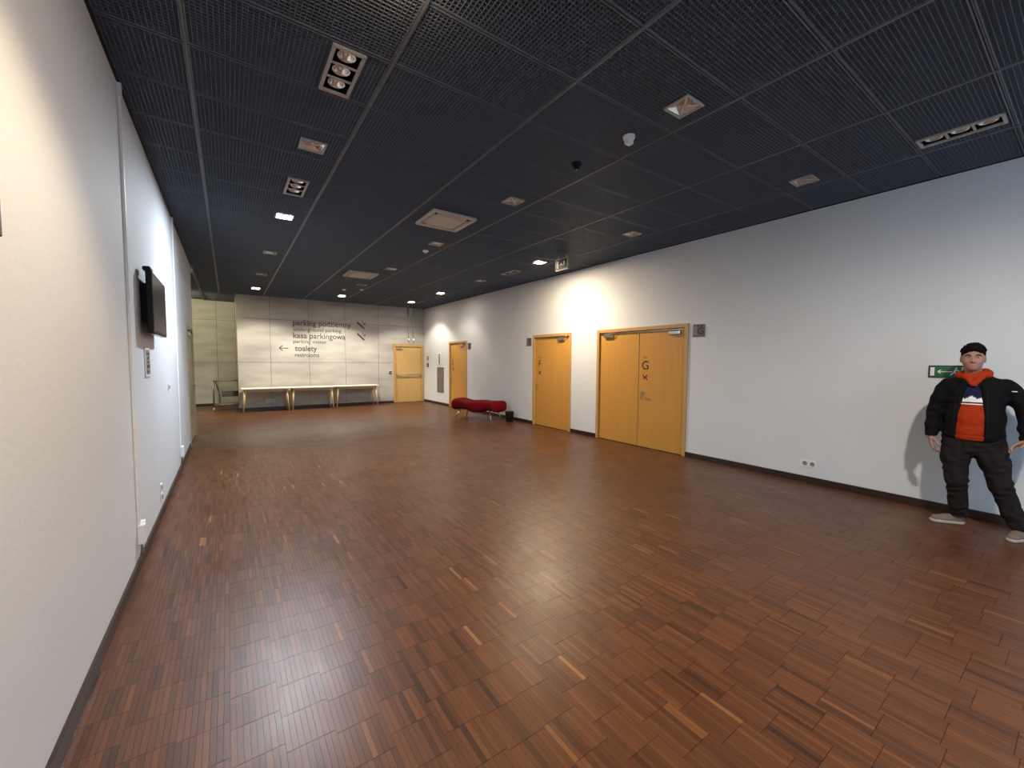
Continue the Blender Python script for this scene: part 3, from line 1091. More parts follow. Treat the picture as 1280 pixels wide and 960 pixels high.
t = empty('emergency_exit_sign', (XR, 0.935, 1.51), 0, 'green emergency exit sign on the wall behind the person', 'sign')
MB().rbox(-0.012, 0, -0.157, 0.157, -0.066, 0.066, 0.002).build('border', M['ink'], t)
MB().box(-0.014, -0.012, -0.148, 0.148, -0.057, 0.057).build('panel', M['green'], t)
strokes('pictogram', [((-0.125, -0.045), (-0.125, 0.045), 0.032), ((-0.085, 0.0), (0.025, 0.0), 0.009), ((-0.085, 0.0), (-0.060, 0.020), 0.009), ((-0.085, 0.0), (-0.060, -0.020), 0.009),
                      ((0.045, 0.036), (0.060, 0.036), 0.014), ((0.050, 0.025), (0.038, -0.005), 0.014), ((0.038, -0.005), (0.070, -0.040), 0.009), ((0.038, -0.005), (0.012, -0.035), 0.009), ((0.045, 0.02), (0.080, 0.005), 0.008),
                      ((0.095, -0.045), (0.095, 0.045), 0.007), ((0.130, -0.045), (0.130, 0.045), 0.007), ((0.0915, 0.043), (0.1335, 0.043), 0.007)],
        0.01, M['white_print'], wall_frame('right', (-0.0142, 0, 0)), t, 0.001)

t = empty('vent_panel', (XR, 13.66, 0.90), 0, 'tall grey louvred vent panel left of the far door', 'vent')
MB().rbox(-0.015, 0, -0.28, 0.28, -0.46, 0.46, 0.004).build('frame', M['grey_panel'], t)
for k in range(18):
    z = -0.42 + k * 0.0494
    b = MB()
    b.add([(-0.016, -0.25, z - 0.018), (-0.016, 0.25, z - 0.018), (-0.030, 0.25, z + 0.012), (-0.030, -0.25, z + 0.012), (-0.016, -0.25, z + 0.016), (-0.016, 0.25, z + 0.016)],
          [(0, 1, 2, 3), (3, 2, 5, 4)])
    b.build('slat', M['grey_panel'], t)
t = empty('intercom_panel', (XR, 13.72, 1.66), 0, 'narrow white and grey intercom panel above the grey vent', 'intercom')
MB().rbox(-0.02, 0, -0.17, 0.17, -0.21, 0.21, 0.006).build('cover', M['white_plastic'], t)
MB().rbox(-0.028, -0.02, -0.06, 0.06, -0.18, 0.18, 0.004).build('grey_strip', M['grey_panel'], t)
MB().tube([(-0.036, 0, 0.1), (-0.026, 0, 0.1)], 0.02, 12).build('button', M['white_plastic'], t)
for z, lb, mt in ((1.68, 'small grey control box high beside the back door', 'grey_panel'), (1.42, 'small dark key switch below the control box', 'black')):
    t = empty('control_box', (XR, 14.78, z), 0, lb, 'switch')
    MB().rbox(-0.03, 0, -0.06, 0.06, -0.07, 0.07, 0.006).build('cover', M[mt], t)
    MB().tube([(-0.038, 0, 0), (-0.029, 0, 0)], 0.02, 12).build('button', M['white_plastic'], t)

# ------------------------------------------------------------------ things on the far wall
t = empty('wayfinding_lettering', (1.78, YB, 1.7), 0, 'dark wayfinding words and arrows painted on the far concrete wall', 'lettering')
for s_, x, z, w, h in [('parking podziemny', 1.78, 2.73, 1.82, 0.24), ('underground parking', 1.80, 2.545, 1.47, 0.155), ('kasa parkingowa', 1.78, 2.31, 1.62, 0.24),
                       ('parking meter', 1.78, 2.145, 1.02, 0.155), ('toalety', 1.82, 1.89, 0.67, 0.235), ('restrooms', 1.82, 1.69, 0.73, 0.115)]:
    text_mesh('lettering', s_, M['wall_ink'], wall_frame('back', (x - 1.78, -0.0015, z - 1.7)), width=w, height=h, parent=t, bold=0.012 if h > 0.2 else 0.004)
strokes('arrow', [((0, 0), (0.26, 0), 0.022), ((-0.006, 0), (0.09, 0.085), 0.022), ((-0.006, 0), (0.09, -0.085), 0.022)], 0.02, M['wall_ink'], wall_frame('back', (-0.40, -0.0015, 0.27)), t, 0.001)
for zz in (2.74, 2.33):
    strokes('stair_pictogram', [((0.0, 0.22), (0.24, 0.0), 0.055), ((0.16, 0.26), (0.27, 0.15), 0.018), ((0.27, 0.15), (0.20, 0.155), 0.018), ((0.27, 0.15), (0.275, 0.22), 0.018)],
            0.02, M['wall_ink'], wall_frame('back', (2.03, -0.0015, zz - 1.7 - 0.02)), t, 0.001)

for k, x in enumerate((5.68, 5.88)):
    t = empty('wall_conduit', (x, YB, 0), 0, '%s of two grey vertical pipes above the back door' % ('left' if k == 0 else 'right'), 'pipe', 'grey pipes above the back door')
    MB().tube([(0, -0.02, 2.42), (0, -0.02, ZC - 0.005)], 0.016, 10).build('pipe', M['steel'], t)
    MB().lathe([(0.0, 2.34), (0.03, 2.345), (0.038, 2.37), (0.036, 2.41), (0.016, 2.43)], (0, -0.04, 0), 14).build('end_fitting', M['white_plastic'], t)
    for z in (2.7, 3.2):
        MB().rbox(-0.024, 0.024, -0.04, 0, z, z + 0.03, 0.003).build('clip', M['steel'], t)
t = empty('wall_switch', (4.98, YB, 1.13), 0, 'small black switch left of the back door', 'switch')
MB().rbox(-0.045, 0.045, -0.014, 0, -0.055, 0.055, 0.003).build('plate', M['black'], t)
MB().rbox(-0.02, 0.02, -0.018, -0.014, -0.02, 0.02, 0.002).build('button', M['lamp_frame'], t)
t = empty('floor_level_socket', (1.08, YB, 0.28), 0, 'white wide socket on the wall under the left long table', 'socket')
MB().rbox(-0.12, 0.12, -0.014, 0, -0.04, 0.04, 0.003).build('plate', M['white_plastic'], t)
for k in (-0.07, 0.0, 0.07):
    MB().rbox(k - 0.022, k + 0.022, -0.016, -0.013, -0.022, 0.022, 0.002).build('socket_well', M['grey_panel'], t)


# ------------------------------------------------------------------ long tables
def table(x0, x1, y0, y1, label):
    cx, cy = (x0 + x1) / 2, (y0 + y1) / 2
    t = empty('long_table', (cx, cy, 0), 0, label, 'table', 'cream long tables along the far wall')
    hx, hy = (x1 - x0) / 2, (y1 - y0) / 2
    top = MB().rbox(-hx, hx, -hy, hy, 0.700, 0.725, 0.004).build('tabletop', M['table_top'], t)
    MB().rbox(-hx + 0.002, hx - 0.002, -hy + 0.002, hy - 0.002, 0.690, 0.6995, 0.002).build('edge_band', M['table_edge'], top)
    MB().box(-hx + 0.1, hx - 0.1, -hy + 0.07, -hy + 0.09, 0.62, 0.69).box(-hx + 0.1, hx - 0.1, hy - 0.09, hy - 0.07, 0.62, 0.69).build('apron', M['table_edge'], t)
    for sx in (-1, 1):
        for sy in (-1, 1):
            MB().tube([(sx * (hx - 0.09), sy * (hy - 0.08), 0.69), (sx * (hx - 0.04), sy * (hy - 0.03), 0.0)], [0.030, 0.017], 12).build('leg', M['birch'], t)
    return t


table(0.30, 1.585, 14.45, 15.09, 'cream topped long table at the left, beside the trolley')
table(1.60, 2.89, 14.45, 15.09, 'cream topped long table in the middle of the three')
table(2.93, 4.36, 14.53, 15.12, 'cream topped long table at the right, nearest the back door')

# ------------------------------------------------------------------ trolley
t = empty('trolley', (-0.06, 15.72, 0), 0, 'olive grey tubular trolley in the recess left of the tables', 'trolley')
hx, hy = 0.33, 0.22
fr = MB()
for sx in (-1, 1):
    for sy in (-1, 1):
        fr.tube([(sx * hx, sy * hy, 0.14), (sx * hx, sy * hy, 0.93)], 0.016, 10)
    fr.tube([(sx * hx, -hy, 0.93), (sx * hx, hy, 0.93)], 0.016, 10)
for sy in (-1, 1):
    fr.tube([(-hx, sy * hy, 0.93), (hx, sy * hy, 0.93)], 0.016, 10)
    fr.tube([(-hx, sy * hy, 0.18), (hx, sy * hy, 0.18)], 0.018, 10)
fr.tube([(-hx + 0.06, 0, 0.9), (-hx + 0.16, 0, 0.45), (-hx + 0.16, 0, 0.2)], 0.018, 8)
fr.build('frame', M['cart_metal'], t)
MB().rbox(-hx + 0.01, hx - 0.01, -hy + 0.01, hy - 0.01, 0.935, 0.955, 0.004).build('top_shelf', M['cart_board'], t)
MB().rbox(-hx + 0.02, hx - 0.02, -hy + 0.02, hy - 0.02, 0.19, 0.215, 0.004).build('bottom_shelf', M['cart_metal'], t)
MB().rbox(-0.12, hx - 0.02, -0.02, 0.02, 0.42, 0.60, 0.01).build('back_panel', M['cart_board'], t)
for sx in (-1, 1):
    for sy in (-1, 1):
        w = MB().tube([(sx * hx - 0.014, sy * hy, 0.05), (sx * hx + 0.014, sy * hy, 0.05)], 0.05, 16)
        w.build('wheel', M['rubber'], t)
        MB().tube([(sx * hx, sy * hy, 0.098), (sx * hx, sy * hy, 0.15)], 0.013, 8).build('caster_fork', M['cart_metal'], t)


# ------------------------------------------------------------------ red wavy bench
def bench():
    t = empty('wavy_bench', (5.63, 9.74, 0), math.radians(22), 'red upholstered wavy bench on splayed pale legs by the right wall', 'bench')
    b = MB()
    n, m_ = 48, 28
    for i in range(n + 1):
        s = i / n
        y = -0.79 + 1.58 * s
        wv = 0.015 * math.sin(2 * math.pi * s * 1.25 + 0.4)
        end = min(1.0, math.sin(math.pi * min(s, 1 - s) / 0.20) if min(s, 1 - s) < 0.10 else 1.0)
        e2 = math.sqrt(max(0.0, 1 - (1 - min(1, min(s, 1 - s) / 0.09)) ** 2))
        hw = (0.30 + 0.035 * math.cos(4 * math.pi * s)) * (0.45 + 0.55 * e2)
        hh = (0.150 + 0.018 * math.cos(4 * math.pi * s + 0.6)) * (0.55 + 0.45 * e2)
        if i in (0, n): hw, hh = hw * 0.8, hh * 0.7
        zc_ = 0.375 + 0.018 * math.sin(2 * math.pi * s * 1.5)
        for k in range(m_):
            a = 2 * math.pi * k / m_
            ca, sa = math.cos(a), math.sin(a)
            p = 2 / 3.2
            x = math.copysign(abs(ca) ** p, ca) * hw + wv
            z = math.copysign(abs(sa) ** p, sa) * hh + zc_
            b.v.append((x, y, z))
    for i in range(n):
        for k in range(m_):
            k2 = (k + 1) % m_
            b.f.append((i * m_ + k, (i + 1) * m_ + k, (i + 1) * m_ + k2, i * m_ + k2))
            b.mi.append(0)
            b.sm.append(True)
    b.f.append(tuple(range(m_)))
    b.f.append(tuple(n * m_ + k for k in range(m_))[::-1])
    b.mi += [0, 0]
    b.sm += [True, True]
    b.build('seat', M['red_fabric'], t)
    for sx in (-1, 1):
        for sy in (-1, 1):
            MB().tube([(sx * 0.16, sy * 0.50, 0.27), (sx * 0.25, sy * 0.62, 0.0)], [0.026, 0.015], 12).build('leg', M['chrome_leg'], t)
    return t


bench()
t = empty('waste_bin', (6.08, 8.88, 0), 0, 'small dark waste bin between the red bench and door F', 'bin')
MB().lathe([(0.0, 0.004), (0.09, 0.0), (0.115, 0.25), (0.119, 0.255), (0.113, 0.257), (0.108, 0.25), (0.086, 0.012), (0.0, 0.012)], n=24).build('body', M['bin'], t)
MB().lathe([(0.113, 0.255), (0.122, 0.256), (0.123, 0.266), (0.112, 0.267), (0.113, 0.255)], n=24).build('rim', M['black'], t)

# ------------------------------------------------------------------ television
t = empty('television', (XL, 5.02, 2.08), 0, 'black flat television on a bracket on the left wall', 'television')
body = MB()
body.rbox(0.055, 0.095, -0.455, 0.455, -0.262, 0.262, 0.008)
body.build('casing', M['black'], t)
MB().rbox(0.0, 0.055, -0.30, 0.30, -0.17, 0.17, 0.006).build('mounting_bracket', M['black'], t)
MB().box(0.0952, 0.097, -0.435, 0.435, -0.235, 0.245).build('screen', M['gloss_black'], t)
MB().rbox(0.06, 0.09, -0.30, 0.30, -0.272, -0.263, 0.003).build('speaker_bar', M['steel'], t)
MB().rbox(0.03, 0.085, -0.40, -0.26, 0.263, 0.30, 0.010).build('sensor_box', M['black'], t)

# ------------------------------------------------------------------ other things on the left wall
for k, (y, zb, lb) in enumerate([(4.13, 0.34, 'white vertical conduit on the left wall nearest the camera, ending in a socket'), (7.52, 0.30, 'white vertical conduit on the left wall beyond the television')]):
    t = empty('wall_conduit', (XL, y, 0), 0, lb, 'conduit')
    MB().rbox(0, 0.018, -0.014, 0.014, zb, ZC - 0.02, 0.003).build('duct', M['white_plastic'], t)
    MB().rbox(0, 0.024, -0.018, 0.018, ZC - 0.10, ZC - 0.015, 0.003).build('top_cover', M['white_plastic'], t)
    s_ = empty('surface_socket', (XL, y, 0.24), 0, ['white surface socket at the foot of the nearest conduit', 'white surface socket at the foot of the farther conduit'][k], 'socket')
    MB().rbox(0, 0.045, -0.04, 0.04, -0.05, 0.10, 0.006).build('box', M['white_plastic'], s_)
    MB().rbox(0, 0.035, 0.05, 0.12, 0.03, 0.10, 0.006).build('side_box', M['white_plastic'], s_)
    MB().tube([(0.02, 0, -0.048), (0.02, 0.0, -0.09), (0.012, 0.01, -0.15)], 0.008, 8).build('cable', M['grey_panel'], s_)
for y, z, nm, lb in [(5.42, 0.29, 'wall_socket', 'upper of two small white sockets low on the left wall under the television'), (5.42, 0.19, 'wall_socket', 'lower of two small white sockets low on the left wall under the television'),
                     (6.42, 1.26, 'wall_switch', 'small white switch on the left wall right of the notice')]:
    t = empty(nm, (XL, y, z), 0, lb, 'socket' if 'socket' in nm else 'switch')
    MB().rbox(0, 0.012, -0.042, 0.042, -0.04, 0.04, 0.003).build('plate', M['white_plastic'], t)
    MB().rbox(0.0115, 0.016, -0.02, 0.02, -0.02, 0.02, 0.002).build('rocker' if 'switch' in nm else 'socket_well', M['grey_panel'], t)
t = empty('framed_notice', (XL, 4.90, 1.57), 0, 'small grey printed notice on the left wall below the television', 'notice')
MB().rbox(0, 0.010, -0.13, 0.13, -0.13, 0.13, 0.003).build('backing', M['white_plastic'], t)
MB().box(0.0102, 0.0115, -0.10, 0.10, -0.11, 0.11).build('print_sheet', M['grey_panel'], t)
strokes('print_marks', [((-0.07, 0.075), (0.07, 0.075), 0.02), ((-0.05, 0.03), (0.06, 0.05), 0.02), ((-0.07, 0.0), (0.05, 0.0), 0.015), ((-0.07, -0.04), (0.07, -0.035), 0.03), ((-0.07, -0.085), (0.02, -0.085), 0.02)],
        0.02, M['ink'], wall_frame('left', (0.0116, 0, 0)), t, 0.001)
t = empty('wall_picture', (XL, 1.775, 2.10), 0, 'dark brown framed panel cut by the left edge of the view', 'picture')
MB().rbox(0, 0.02, -0.25, 0.25, -0.115, 0.115, 0.004).build('frame', M['skirting'], t)
MB().box(0.0202, 0.0215, -0.22, 0.22, -0.09, 0.09).build('panel', M['sign_grey'], t)
t = empty('wall_camera', (XL, 10.9, 3.44), 0, 'tiny white camera high at the far end of the left wall', 'camera')
MB().rbox(0, 0.05, -0.04, 0.04, -0.04, 0.04, 0.006).build('mount', M['white_plastic'], t)
MB().lathe([(0.0, -0.07), (0.03, -0.065), (0.038, -0.04), (0.036, -0.03)], (0.04, 0, 0), 16).build('dome', M['lamp_frame'], t)
# recess lamp
t = empty('recess_lamp', (-1.6, 14.6, ZC), 0, 'round ceiling lamp in the side recess, hidden behind the left wall', 'ceiling light')
MB().lathe([(0.0, -0.05), (0.10, -0.045), (0.12, -0.02), (0.12, -0.009), (0, -0.009)], n=24).build('diffuser', M['lit_warm'], t)
spot('recess_spot_light', (-1.6, 14.6, ZC - 0.07), (-0.9, 17.0, 0.6), 150, (1.0, 0.90, 0.55), 150, 0.6, 0.1)


# ------------------------------------------------------------------ person (surfaces grown from blended tapered volumes)
class Field:
    def __init__(self, lo, hi, res):
        self.lo = np.array(lo, np.float32)
        self.res = res
        self.n = np.ceil((np.array(hi) - np.array(lo)) / res).astype(int) + 1
        self.D = np.full(self.n, 0.5, np.float32)

    def _sub(self, lo, hi, pad):
        a = np.maximum(np.floor((np.array(lo) - pad - self.lo) / self.res).astype(int), 0)
        b = np.minimum(np.ceil((np.array(hi) + pad - self.lo) / self.res).astype(int) + 1, self.n)
        if np.any(b <= a): return None, None
        g = [self.lo[k] + np.arange(a[k], b[k], dtype=np.float32) * self.res for k in range(3)]
        return tuple(slice(a[k], b[k]) for k in range(3)), np.meshgrid(*g, indexing='ij', sparse=True)

    def _mix(self, sl, d, k, op):
        D = self.D[sl]
        if op == 'add':
            if k > 0:
                h = np.maximum(k - np.abs(D - d), 0) / k
                self.D[sl] = np.minimum(D, d) - h * h * k * 0.25
            else:
                self.D[sl] = np.minimum(D, d)
        else:
            d = -d
            if k > 0:
                h = np.maximum(k - np.abs(D - d), 0) / k
                self.D[sl] = np.maximum(D, d) + h * h * k * 0.25
            else:
                self.D[sl] = np.maximum(D, d)

    def cone(self, a, ra, b, rb, k=0.02, op='add'):
        a, b = np.array(a, float), np.array(b, float)
        R_ = max(ra, rb)
        sl, g = self._sub(np.minimum(a, b) - R_, np.maximum(a, b) + R_, k + 0.03)
        if sl is None: return self
        ab = b - a
        L2 = max(ab @ ab, 1e-9)
        t = np.clip(sum((g[i] - a[i]) * ab[i] for i in range(3)) / L2, 0, 1)
        d = np.sqrt(sum((g[i] - a[i] - t * ab[i]) ** 2 for i in range(3))) - (ra + (rb - ra) * t)
        self._mix(sl, d.astype(np.float32), k, op)
        return self

    def ell(self, c, r, k=0.02, op='add'):
        c, r = np.array(c, float), np.array(r, float)
        sl, g = self._sub(c - r, c + r, k + 0.03)
        if sl is None: return self
        k0 = np.sqrt(sum(((g[i] - c[i]) / r[i]) ** 2 for i in range(3)))
        k1 = np.sqrt(sum(((g[i] - c[i]) / r[i] ** 2) ** 2 for i in range(3)))
        d = k0 * (k0 - 1) / np.maximum(k1, 1e-6)
        self._mix(sl, d.astype(np.float32), k, op)
        return self

    def box(self, lo, hi, r=0.01, k=0.01, op='add'):
        lo, hi = np.array(lo, float), np.array(hi, float)
        c, h = (lo + hi) / 2, (hi - lo) / 2 - r
        sl, g = self._sub(lo, hi, k + 0.03)
        if sl is None: return self
        q = [np.abs(g[i] - c[i]) - h[i] for i in range(3)]
        d = np.sqrt(sum(np.maximum(x, 0) ** 2 for x in q)) + np.minimum(np.maximum(np.maximum(q[0], q[1]), q[2]), 0) - r
        self._mix(sl, d.astype(np.float32), k, op)
        return self

    def chain(self, pts, rad, k=0.02):
        for i in range(len(pts) - 1):
            self.cone(pts[i], rad[i], pts[i + 1], rad[i + 1], k)
        return self

    def wrinkle(self, amp, freq, seed=0):
        g = [self.lo[k] + np.arange(self.n[k], dtype=np.float32) * self.res for k in range(3)]
        x, y, z = np.meshgrid(*g, indexing='ij', sparse=True)
        self.D += amp * (np.sin(freq * (z * 1.0 + 0.5 * x) + seed + 2.2 * np.sin(freq * 0.37 * (x - z) + seed * 1.7)) * np.sin(freq * 0.45 * (x + y * 1.3 - 0.4 * z) + seed * 2.1)).astype(np.float32)
        return self

    def mesh(self, name, mats):
        D = self.D
        ins = D < 0
        s = [ins[i:D.shape[0] - 1 + i, j:D.shape[1] - 1 + j, k:D.shape[2] - 1 + k] for i in (0, 1) for j in (0, 1) for k in (0, 1)]
        tot = sum(a.astype(np.int8) for a in s)
        act = (tot > 0) & (tot < 8)
        idx = np.full(act.shape, -1, np.int64)
        I = np.argwhere(act)
        idx[act] = np.arange(len(I))
        acc = np.zeros((len(I), 3))
        cnt = np.zeros(len(I))
        cor = [(i, j, k) for i in (0, 1) for j in (0, 1) for k in (0, 1)]
        for a in cor:
            for ax in range(3):
                if a[ax] == 0:
                    b = list(a)
                    b[ax] = 1
                    da = D[I[:, 0] + a[0], I[:, 1] + a[1], I[:, 2] + a[2]]
                    db = D[I[:, 0] + b[0], I[:, 1] + b[1], I[:, 2] + b[2]]
                    m_ = (da < 0) != (db < 0)
                    t = np.where(m_, da / np.where(m_, da - db, 1), 0)
                    p = np.array(a, float)[None] + 0 * acc
                    p[:, ax] += t
                    acc += p * m_[:, None]
                    cnt += m_
        V = self.lo + (I + acc / np.maximum(cnt, 1)[:, None]) * self.res
        F = []
        for ax in range(3):
            sa = [slice(None)] * 3
            sb = [slice(None)] * 3
            sa[ax] = slice(0, -1)
            sb[ax] = slice(1, None)
            A, B = ins[tuple(sa)], ins[tuple(sb)]
            E = np.argwhere(A != B)
            u, w = [(1, 2), (2, 0), (0, 1)][ax]
            ok = (E[:, u] > 0) & (E[:, w] > 0) & (E[:, u] < D.shape[u] - 1) & (E[:, w] < D.shape[w] - 1)
            E = E[ok]
            fl = A[E[:, 0], E[:, 1], E[:, 2]]

            def cell(du, dw):
                c = E.copy()
                c[:, u] -= du
                c[:, w] -= dw
                return idx[c[:, 0], c[:, 1], c[:, 2]]
            q = np.stack([cell(1, 1), cell(0, 1), cell(0, 0), cell(1, 0)], 1)
            q[~fl] = q[~fl][:, ::-1]
            F.append(q)
        F = np.concatenate(F)
        F = F[(F >= 0).all(1)]
        me = bpy.data.meshes.new(name)
        me.vertices.add(len(V))
        me.vertices.foreach_set('co', V.astype(np.float32).ravel())
        me.loops.add(F.size)
        me.loops.foreach_set('vertex_index', F.ravel().astype(np.int32))
        me.polygons.add(len(F))
        me.polygons.foreach_set('loop_start', np.arange(len(F)) * 4)
        me.polygons.foreach_set('use_smooth', np.ones(len(F), bool))
        me.update(calc_edges=True)
        for mt in mats: me.materials.append(mt)
        return me

    def build(self, name, mats, parent):
        o = bpy.data.objects.new(name, self.mesh(name, mats if isinstance(mats, list) else [mats]))
        col.objects.link(o)
        o.parent = parent
        return o


def hand(F, w, d, n, th, curl=0.5, s=1.0):
    """palm and five fingers: wrist w, direction d, palm side n, thumb side th"""
    w, d, n, th = [Vector(v) for v in (w, d, n, th)]
    d.normalize()
    th = (th - d * th.dot(d)).normalized()
    n = (n - d * n.dot(d) - th * n.dot(th)).normalized()
    offs = [0.030, 0.010, -0.010, -0.029]
    lens = [(0.041, 0.026, 0.020), (0.046, 0.029, 0.021), (0.042, 0.027, 0.020), (0.033, 0.020, 0.018)]
    klen = [0.088, 0.092, 0.087, 0.079]
    for o_, L3, kl in zip(offs, lens, klen):
        k0 = w + d * kl * s + th * o_ * s
        F.cone(w + th * o_ * 0.6 * s, 0.018 * s, k0, 0.0130 * s, 0.012)
        p = k0
        ang = 0
        r = 0.0098 * s
        for q, L_ in enumerate(L3):
            ang += curl * (0.7, 1.0, 0.7)[q]
            dd = (d * math.cos(ang) + n * math.sin(ang)) + th * o_ * 1.2
            dd.normalize()
            p2 = p + dd * L_ * s
            F.cone(p, r, p2, r * 0.92, 0.003)
            p, r = p2, r * 0.92
    b0 = w + d * 0.022 * s + th * 0.022 * s + n * 0.008 * s
    b1 = b0 + (d * 0.55 + th * 0.65 + n * 0.45).normalized() * 0.045 * s
    b2 = b1 + (d * 0.85 + th * 0.25 + n * 0.40).normalized() * 0.032 * s
    b3 = b2 + (d * 0.95 + n * 0.35).normalized() * 0.024 * s
    F.cone(b0, 0.017 * s, b1, 0.0125 * s, 0.008)
    F.cone(b1, 0.0125 * s, b2, 0.0108 * s, 0.004)
    F.cone(b2, 0.0108 * s, b3, 0.0092 * s, 0.004)


person = empty('person', (5.90, 0.70, 0), math.atan2(-0.99, 0.14),
               'person in open black jacket, orange hoodie and charcoal trousers walking by the right wall', 'person')
HX = -0.02
shL, elL, wrL = (-0.182, 0.01, 1.375), (-0.252, 0.03, 1.11), (-0.268, -0.02, 0.865)
shR, elR, wrR = (0.212, 0.01, 1.375), (0.335, 0.04, 1.13), (0.335, -0.10, 0.905)
hipL, knL, anL = (-0.085, 0.0, 0.86), (-0.075, -0.035, 0.46), (-0.045, 0.05, 0.09)
hipR, knR, anR = (0.115, 0.0, 0.86), (0.205, -0.05, 0.46), (0.335, -0.05, 0.09)
PL = dict(toe=(-0.235, -0.035), heel=(-0.01, 0.082))
PR = dict(toe=(0.275, -0.215), heel=(0.365, 0.005))

B = Field((-0.42, -0.32, -0.01), (0.48, 0.22, 1.83), 0.005)
B.ell((HX, 0.012, 1.685), (0.077, 0.096, 0.096), 0.02)
B.ell((HX, -0.015, 1.615), (0.066, 0.078, 0.072), 0.04)
B.ell((HX, -0.052, 1.560), (0.036, 0.034, 0.032), 0.035)
for s in (-1, 1):
    B.ell((HX + s * 0.038, -0.055, 1.618), (0.026, 0.028, 0.030), 0.02)      # cheek
    B.cone((HX + s * 0.012, -0.084, 1.676), 0.009, (HX + s * 0.045, -0.072, 1.676), 0.008, 0.012)   # brow
    B.ell((HX + s * 0.032, -0.094, 1.655), (0.017, 0.014, 0.010), 0.010, 'sub')      # eye socket
    B.ell((HX + s * 0.078, 0.012, 1.640), (0.010, 0.020, 0.032), 0.006)      # ear
    B.ell((HX + s * 0.085, 0.006, 1.642), (0.005, 0.011, 0.020), 0.004, 'sub')
    B.ell((HX + s * 0.010, -0.092, 1.616), (0.010, 0.012, 0.009), 0.006)
B.cone((HX, -0.080, 1.662), 0.008, (HX, -0.103, 1.618), 0.011, 0.010)
B.ell((HX, -0.082, 1.585), (0.024, 0.012, 0.008), 0.006)
B.ell((HX, -0.080, 1.572), (0.020, 0.012, 0.008), 0.006)
B.ell((HX, -0.095, 1.5785), (0.022, 0.010, 0.0028), 0.002, 'sub')
B.cone((HX, 0.02, 1.60), 0.056, (-0.005, 0.03, 1.43), 0.062, 0.03)
B.ell((0.012, 0.02, 1.27), (0.165, 0.105, 0.17), 0.06)
B.ell((0.012, 0.00, 1.05), (0.155, 0.120, 0.17), 0.06)
B.ell((0.012, 0.01, 0.90), (0.160, 0.110, 0.11), 0.06)
for sh, el, wr in ((shL, elL, wrL), (shR, elR, wrR)):
    B.cone((0.012, 0.02, 1.40), 0.06, sh, 0.058, 0.04)
    B.chain([sh, el, wr], [0.055, 0.042, 0.026], 0.02)
for hp, kn, an in ((hipL, knL, anL), (hipR, knR, anR)):
    B.chain([hp, kn, an], [0.085, 0.055, 0.038], 0.03)
for ft in (PL, PR):
    tx, ty = ft['toe']
    hx_, hy_ = ft['heel']
    B.cone((hx_ * 0.85 + tx * 0.15, hy_ * 0.85 + ty * 0.15, 0.045), 0.03, (hx_ * 0.2 + tx * 0.8, hy_ * 0.2 + ty * 0.8, 0.038), 0.026, 0.03)
hand(B, wrL, (0.06, -0.10, -1.0), (1, 0.1, 0), (0.15, -1, 0), 0.48, 0.95)
hand(B, wrR, (-0.75, -0.35, -0.45), (0.2, 0.3, -1), (-0.2, -0.9, 0.3), 0.40, 0.95)
B.build('body', M['skin'], person)

for s in (-1, 1):
    e = MB().lathe([(0.0, -0.0125), (0.006, -0.011), (0.0108, -0.0065), (0.0125, 0.0), (0.0108, 0.0065), (0.006, 0.011), (0.0, 0.0125)], n=16)
    eo = e.build('eye', M['eye'], person)
    eo.location = (HX + s * 0.032, -0.0700, 1.655)
    ir = MB().lathe([(0.0, -0.0035), (0.0052, -0.002), (0.0058, 0.0), (0.0, 0.0015)], n=14)
    io = ir.build('iris', M['iris'], eo)
    io.location = (0, -0.0115, 0)
    io.rotation_euler = (math.radians(-90), 0, 0)
    MB().tube([(HX + s * 0.014, -0.093, 1.676), (HX + s * 0.034, -0.091, 1.681), (HX + s * 0.054, -0.074, 1.674)], [0.0035, 0.0045, 0.003], 8).build('eyebrow', M['hair'], person)
LP_ = Field((HX - 0.04, -0.115, 1.55), (HX + 0.04, -0.05, 1.61), 0.0015)
LP_.ell((HX, -0.0835, 1.5842), (0.022, 0.0118, 0.0055), 0.001)
LP_.ell((HX, -0.0825, 1.5728), (0.019, 0.0125, 0.0062), 0.001)
LP_.build('lips', M['lip'], person)

H = Field((-0.14, -0.14, 1.56), (0.10, 0.16, 1.83), 0.004)
H.ell((HX, 0.018, 1.690), (0.081, 0.101, 0.098), 0.0)
H.ell((HX, -0.018, 1.742), (0.066, 0.086, 0.050), 0.02)
H.ell((HX, -0.118, 1.640), (0.062, 0.090, 0.086), 0.010, 'sub')
for k in range(14):
    a = -0.055 + 0.110 * k / 13
    H.cone((HX + a, -0.070 + 0.4 * abs(a) ** 1.2, 1.742), 0.010, (HX + a * 1.05, -0.086 + 0.5 * abs(a), 1.722 + 0.008 * math.sin(k * 2.3) - 0.15 * abs(a)), 0.005, 0.006)
H.box((HX - 0.13, -0.2, 1.4), (HX + 0.13, 0.0, 1.640), 0.01, 0.012, 'sub')
H.box((HX - 0.13, -0.2, 1.4), (HX + 0.13, 0.2, 1.60), 0.01, 0.012, 'sub')
for k in range(420):
    th, u_ = random.uniform(0, 2 * math.pi), random.uniform(0.15, 1.0)
    q_ = math.sqrt(1 - u_ * u_)
    dx_, dy_, dz_ = q_ * math.cos(th), q_ * math.sin(th), u_
    px_, py_, pz_ = HX + 0.076 * dx_, 0.018 + 0.096 * dy_, 1.694 + 0.093 * dz_
    if py_ < -0.03 and pz_ < 1.735: continue
    H.cone((px_, py_, pz_), 0.007, (px_ + 0.013 * dx_, py_ + 0.013 * dy_ - 0.006, pz_ + 0.011 * dz_ + 0.003), 0.003, 0.003)
H.D += (0.0012 * rng.standard_normal(H.D.shape)).astype(np.float32)
H.build('hair', M['hair'], person)

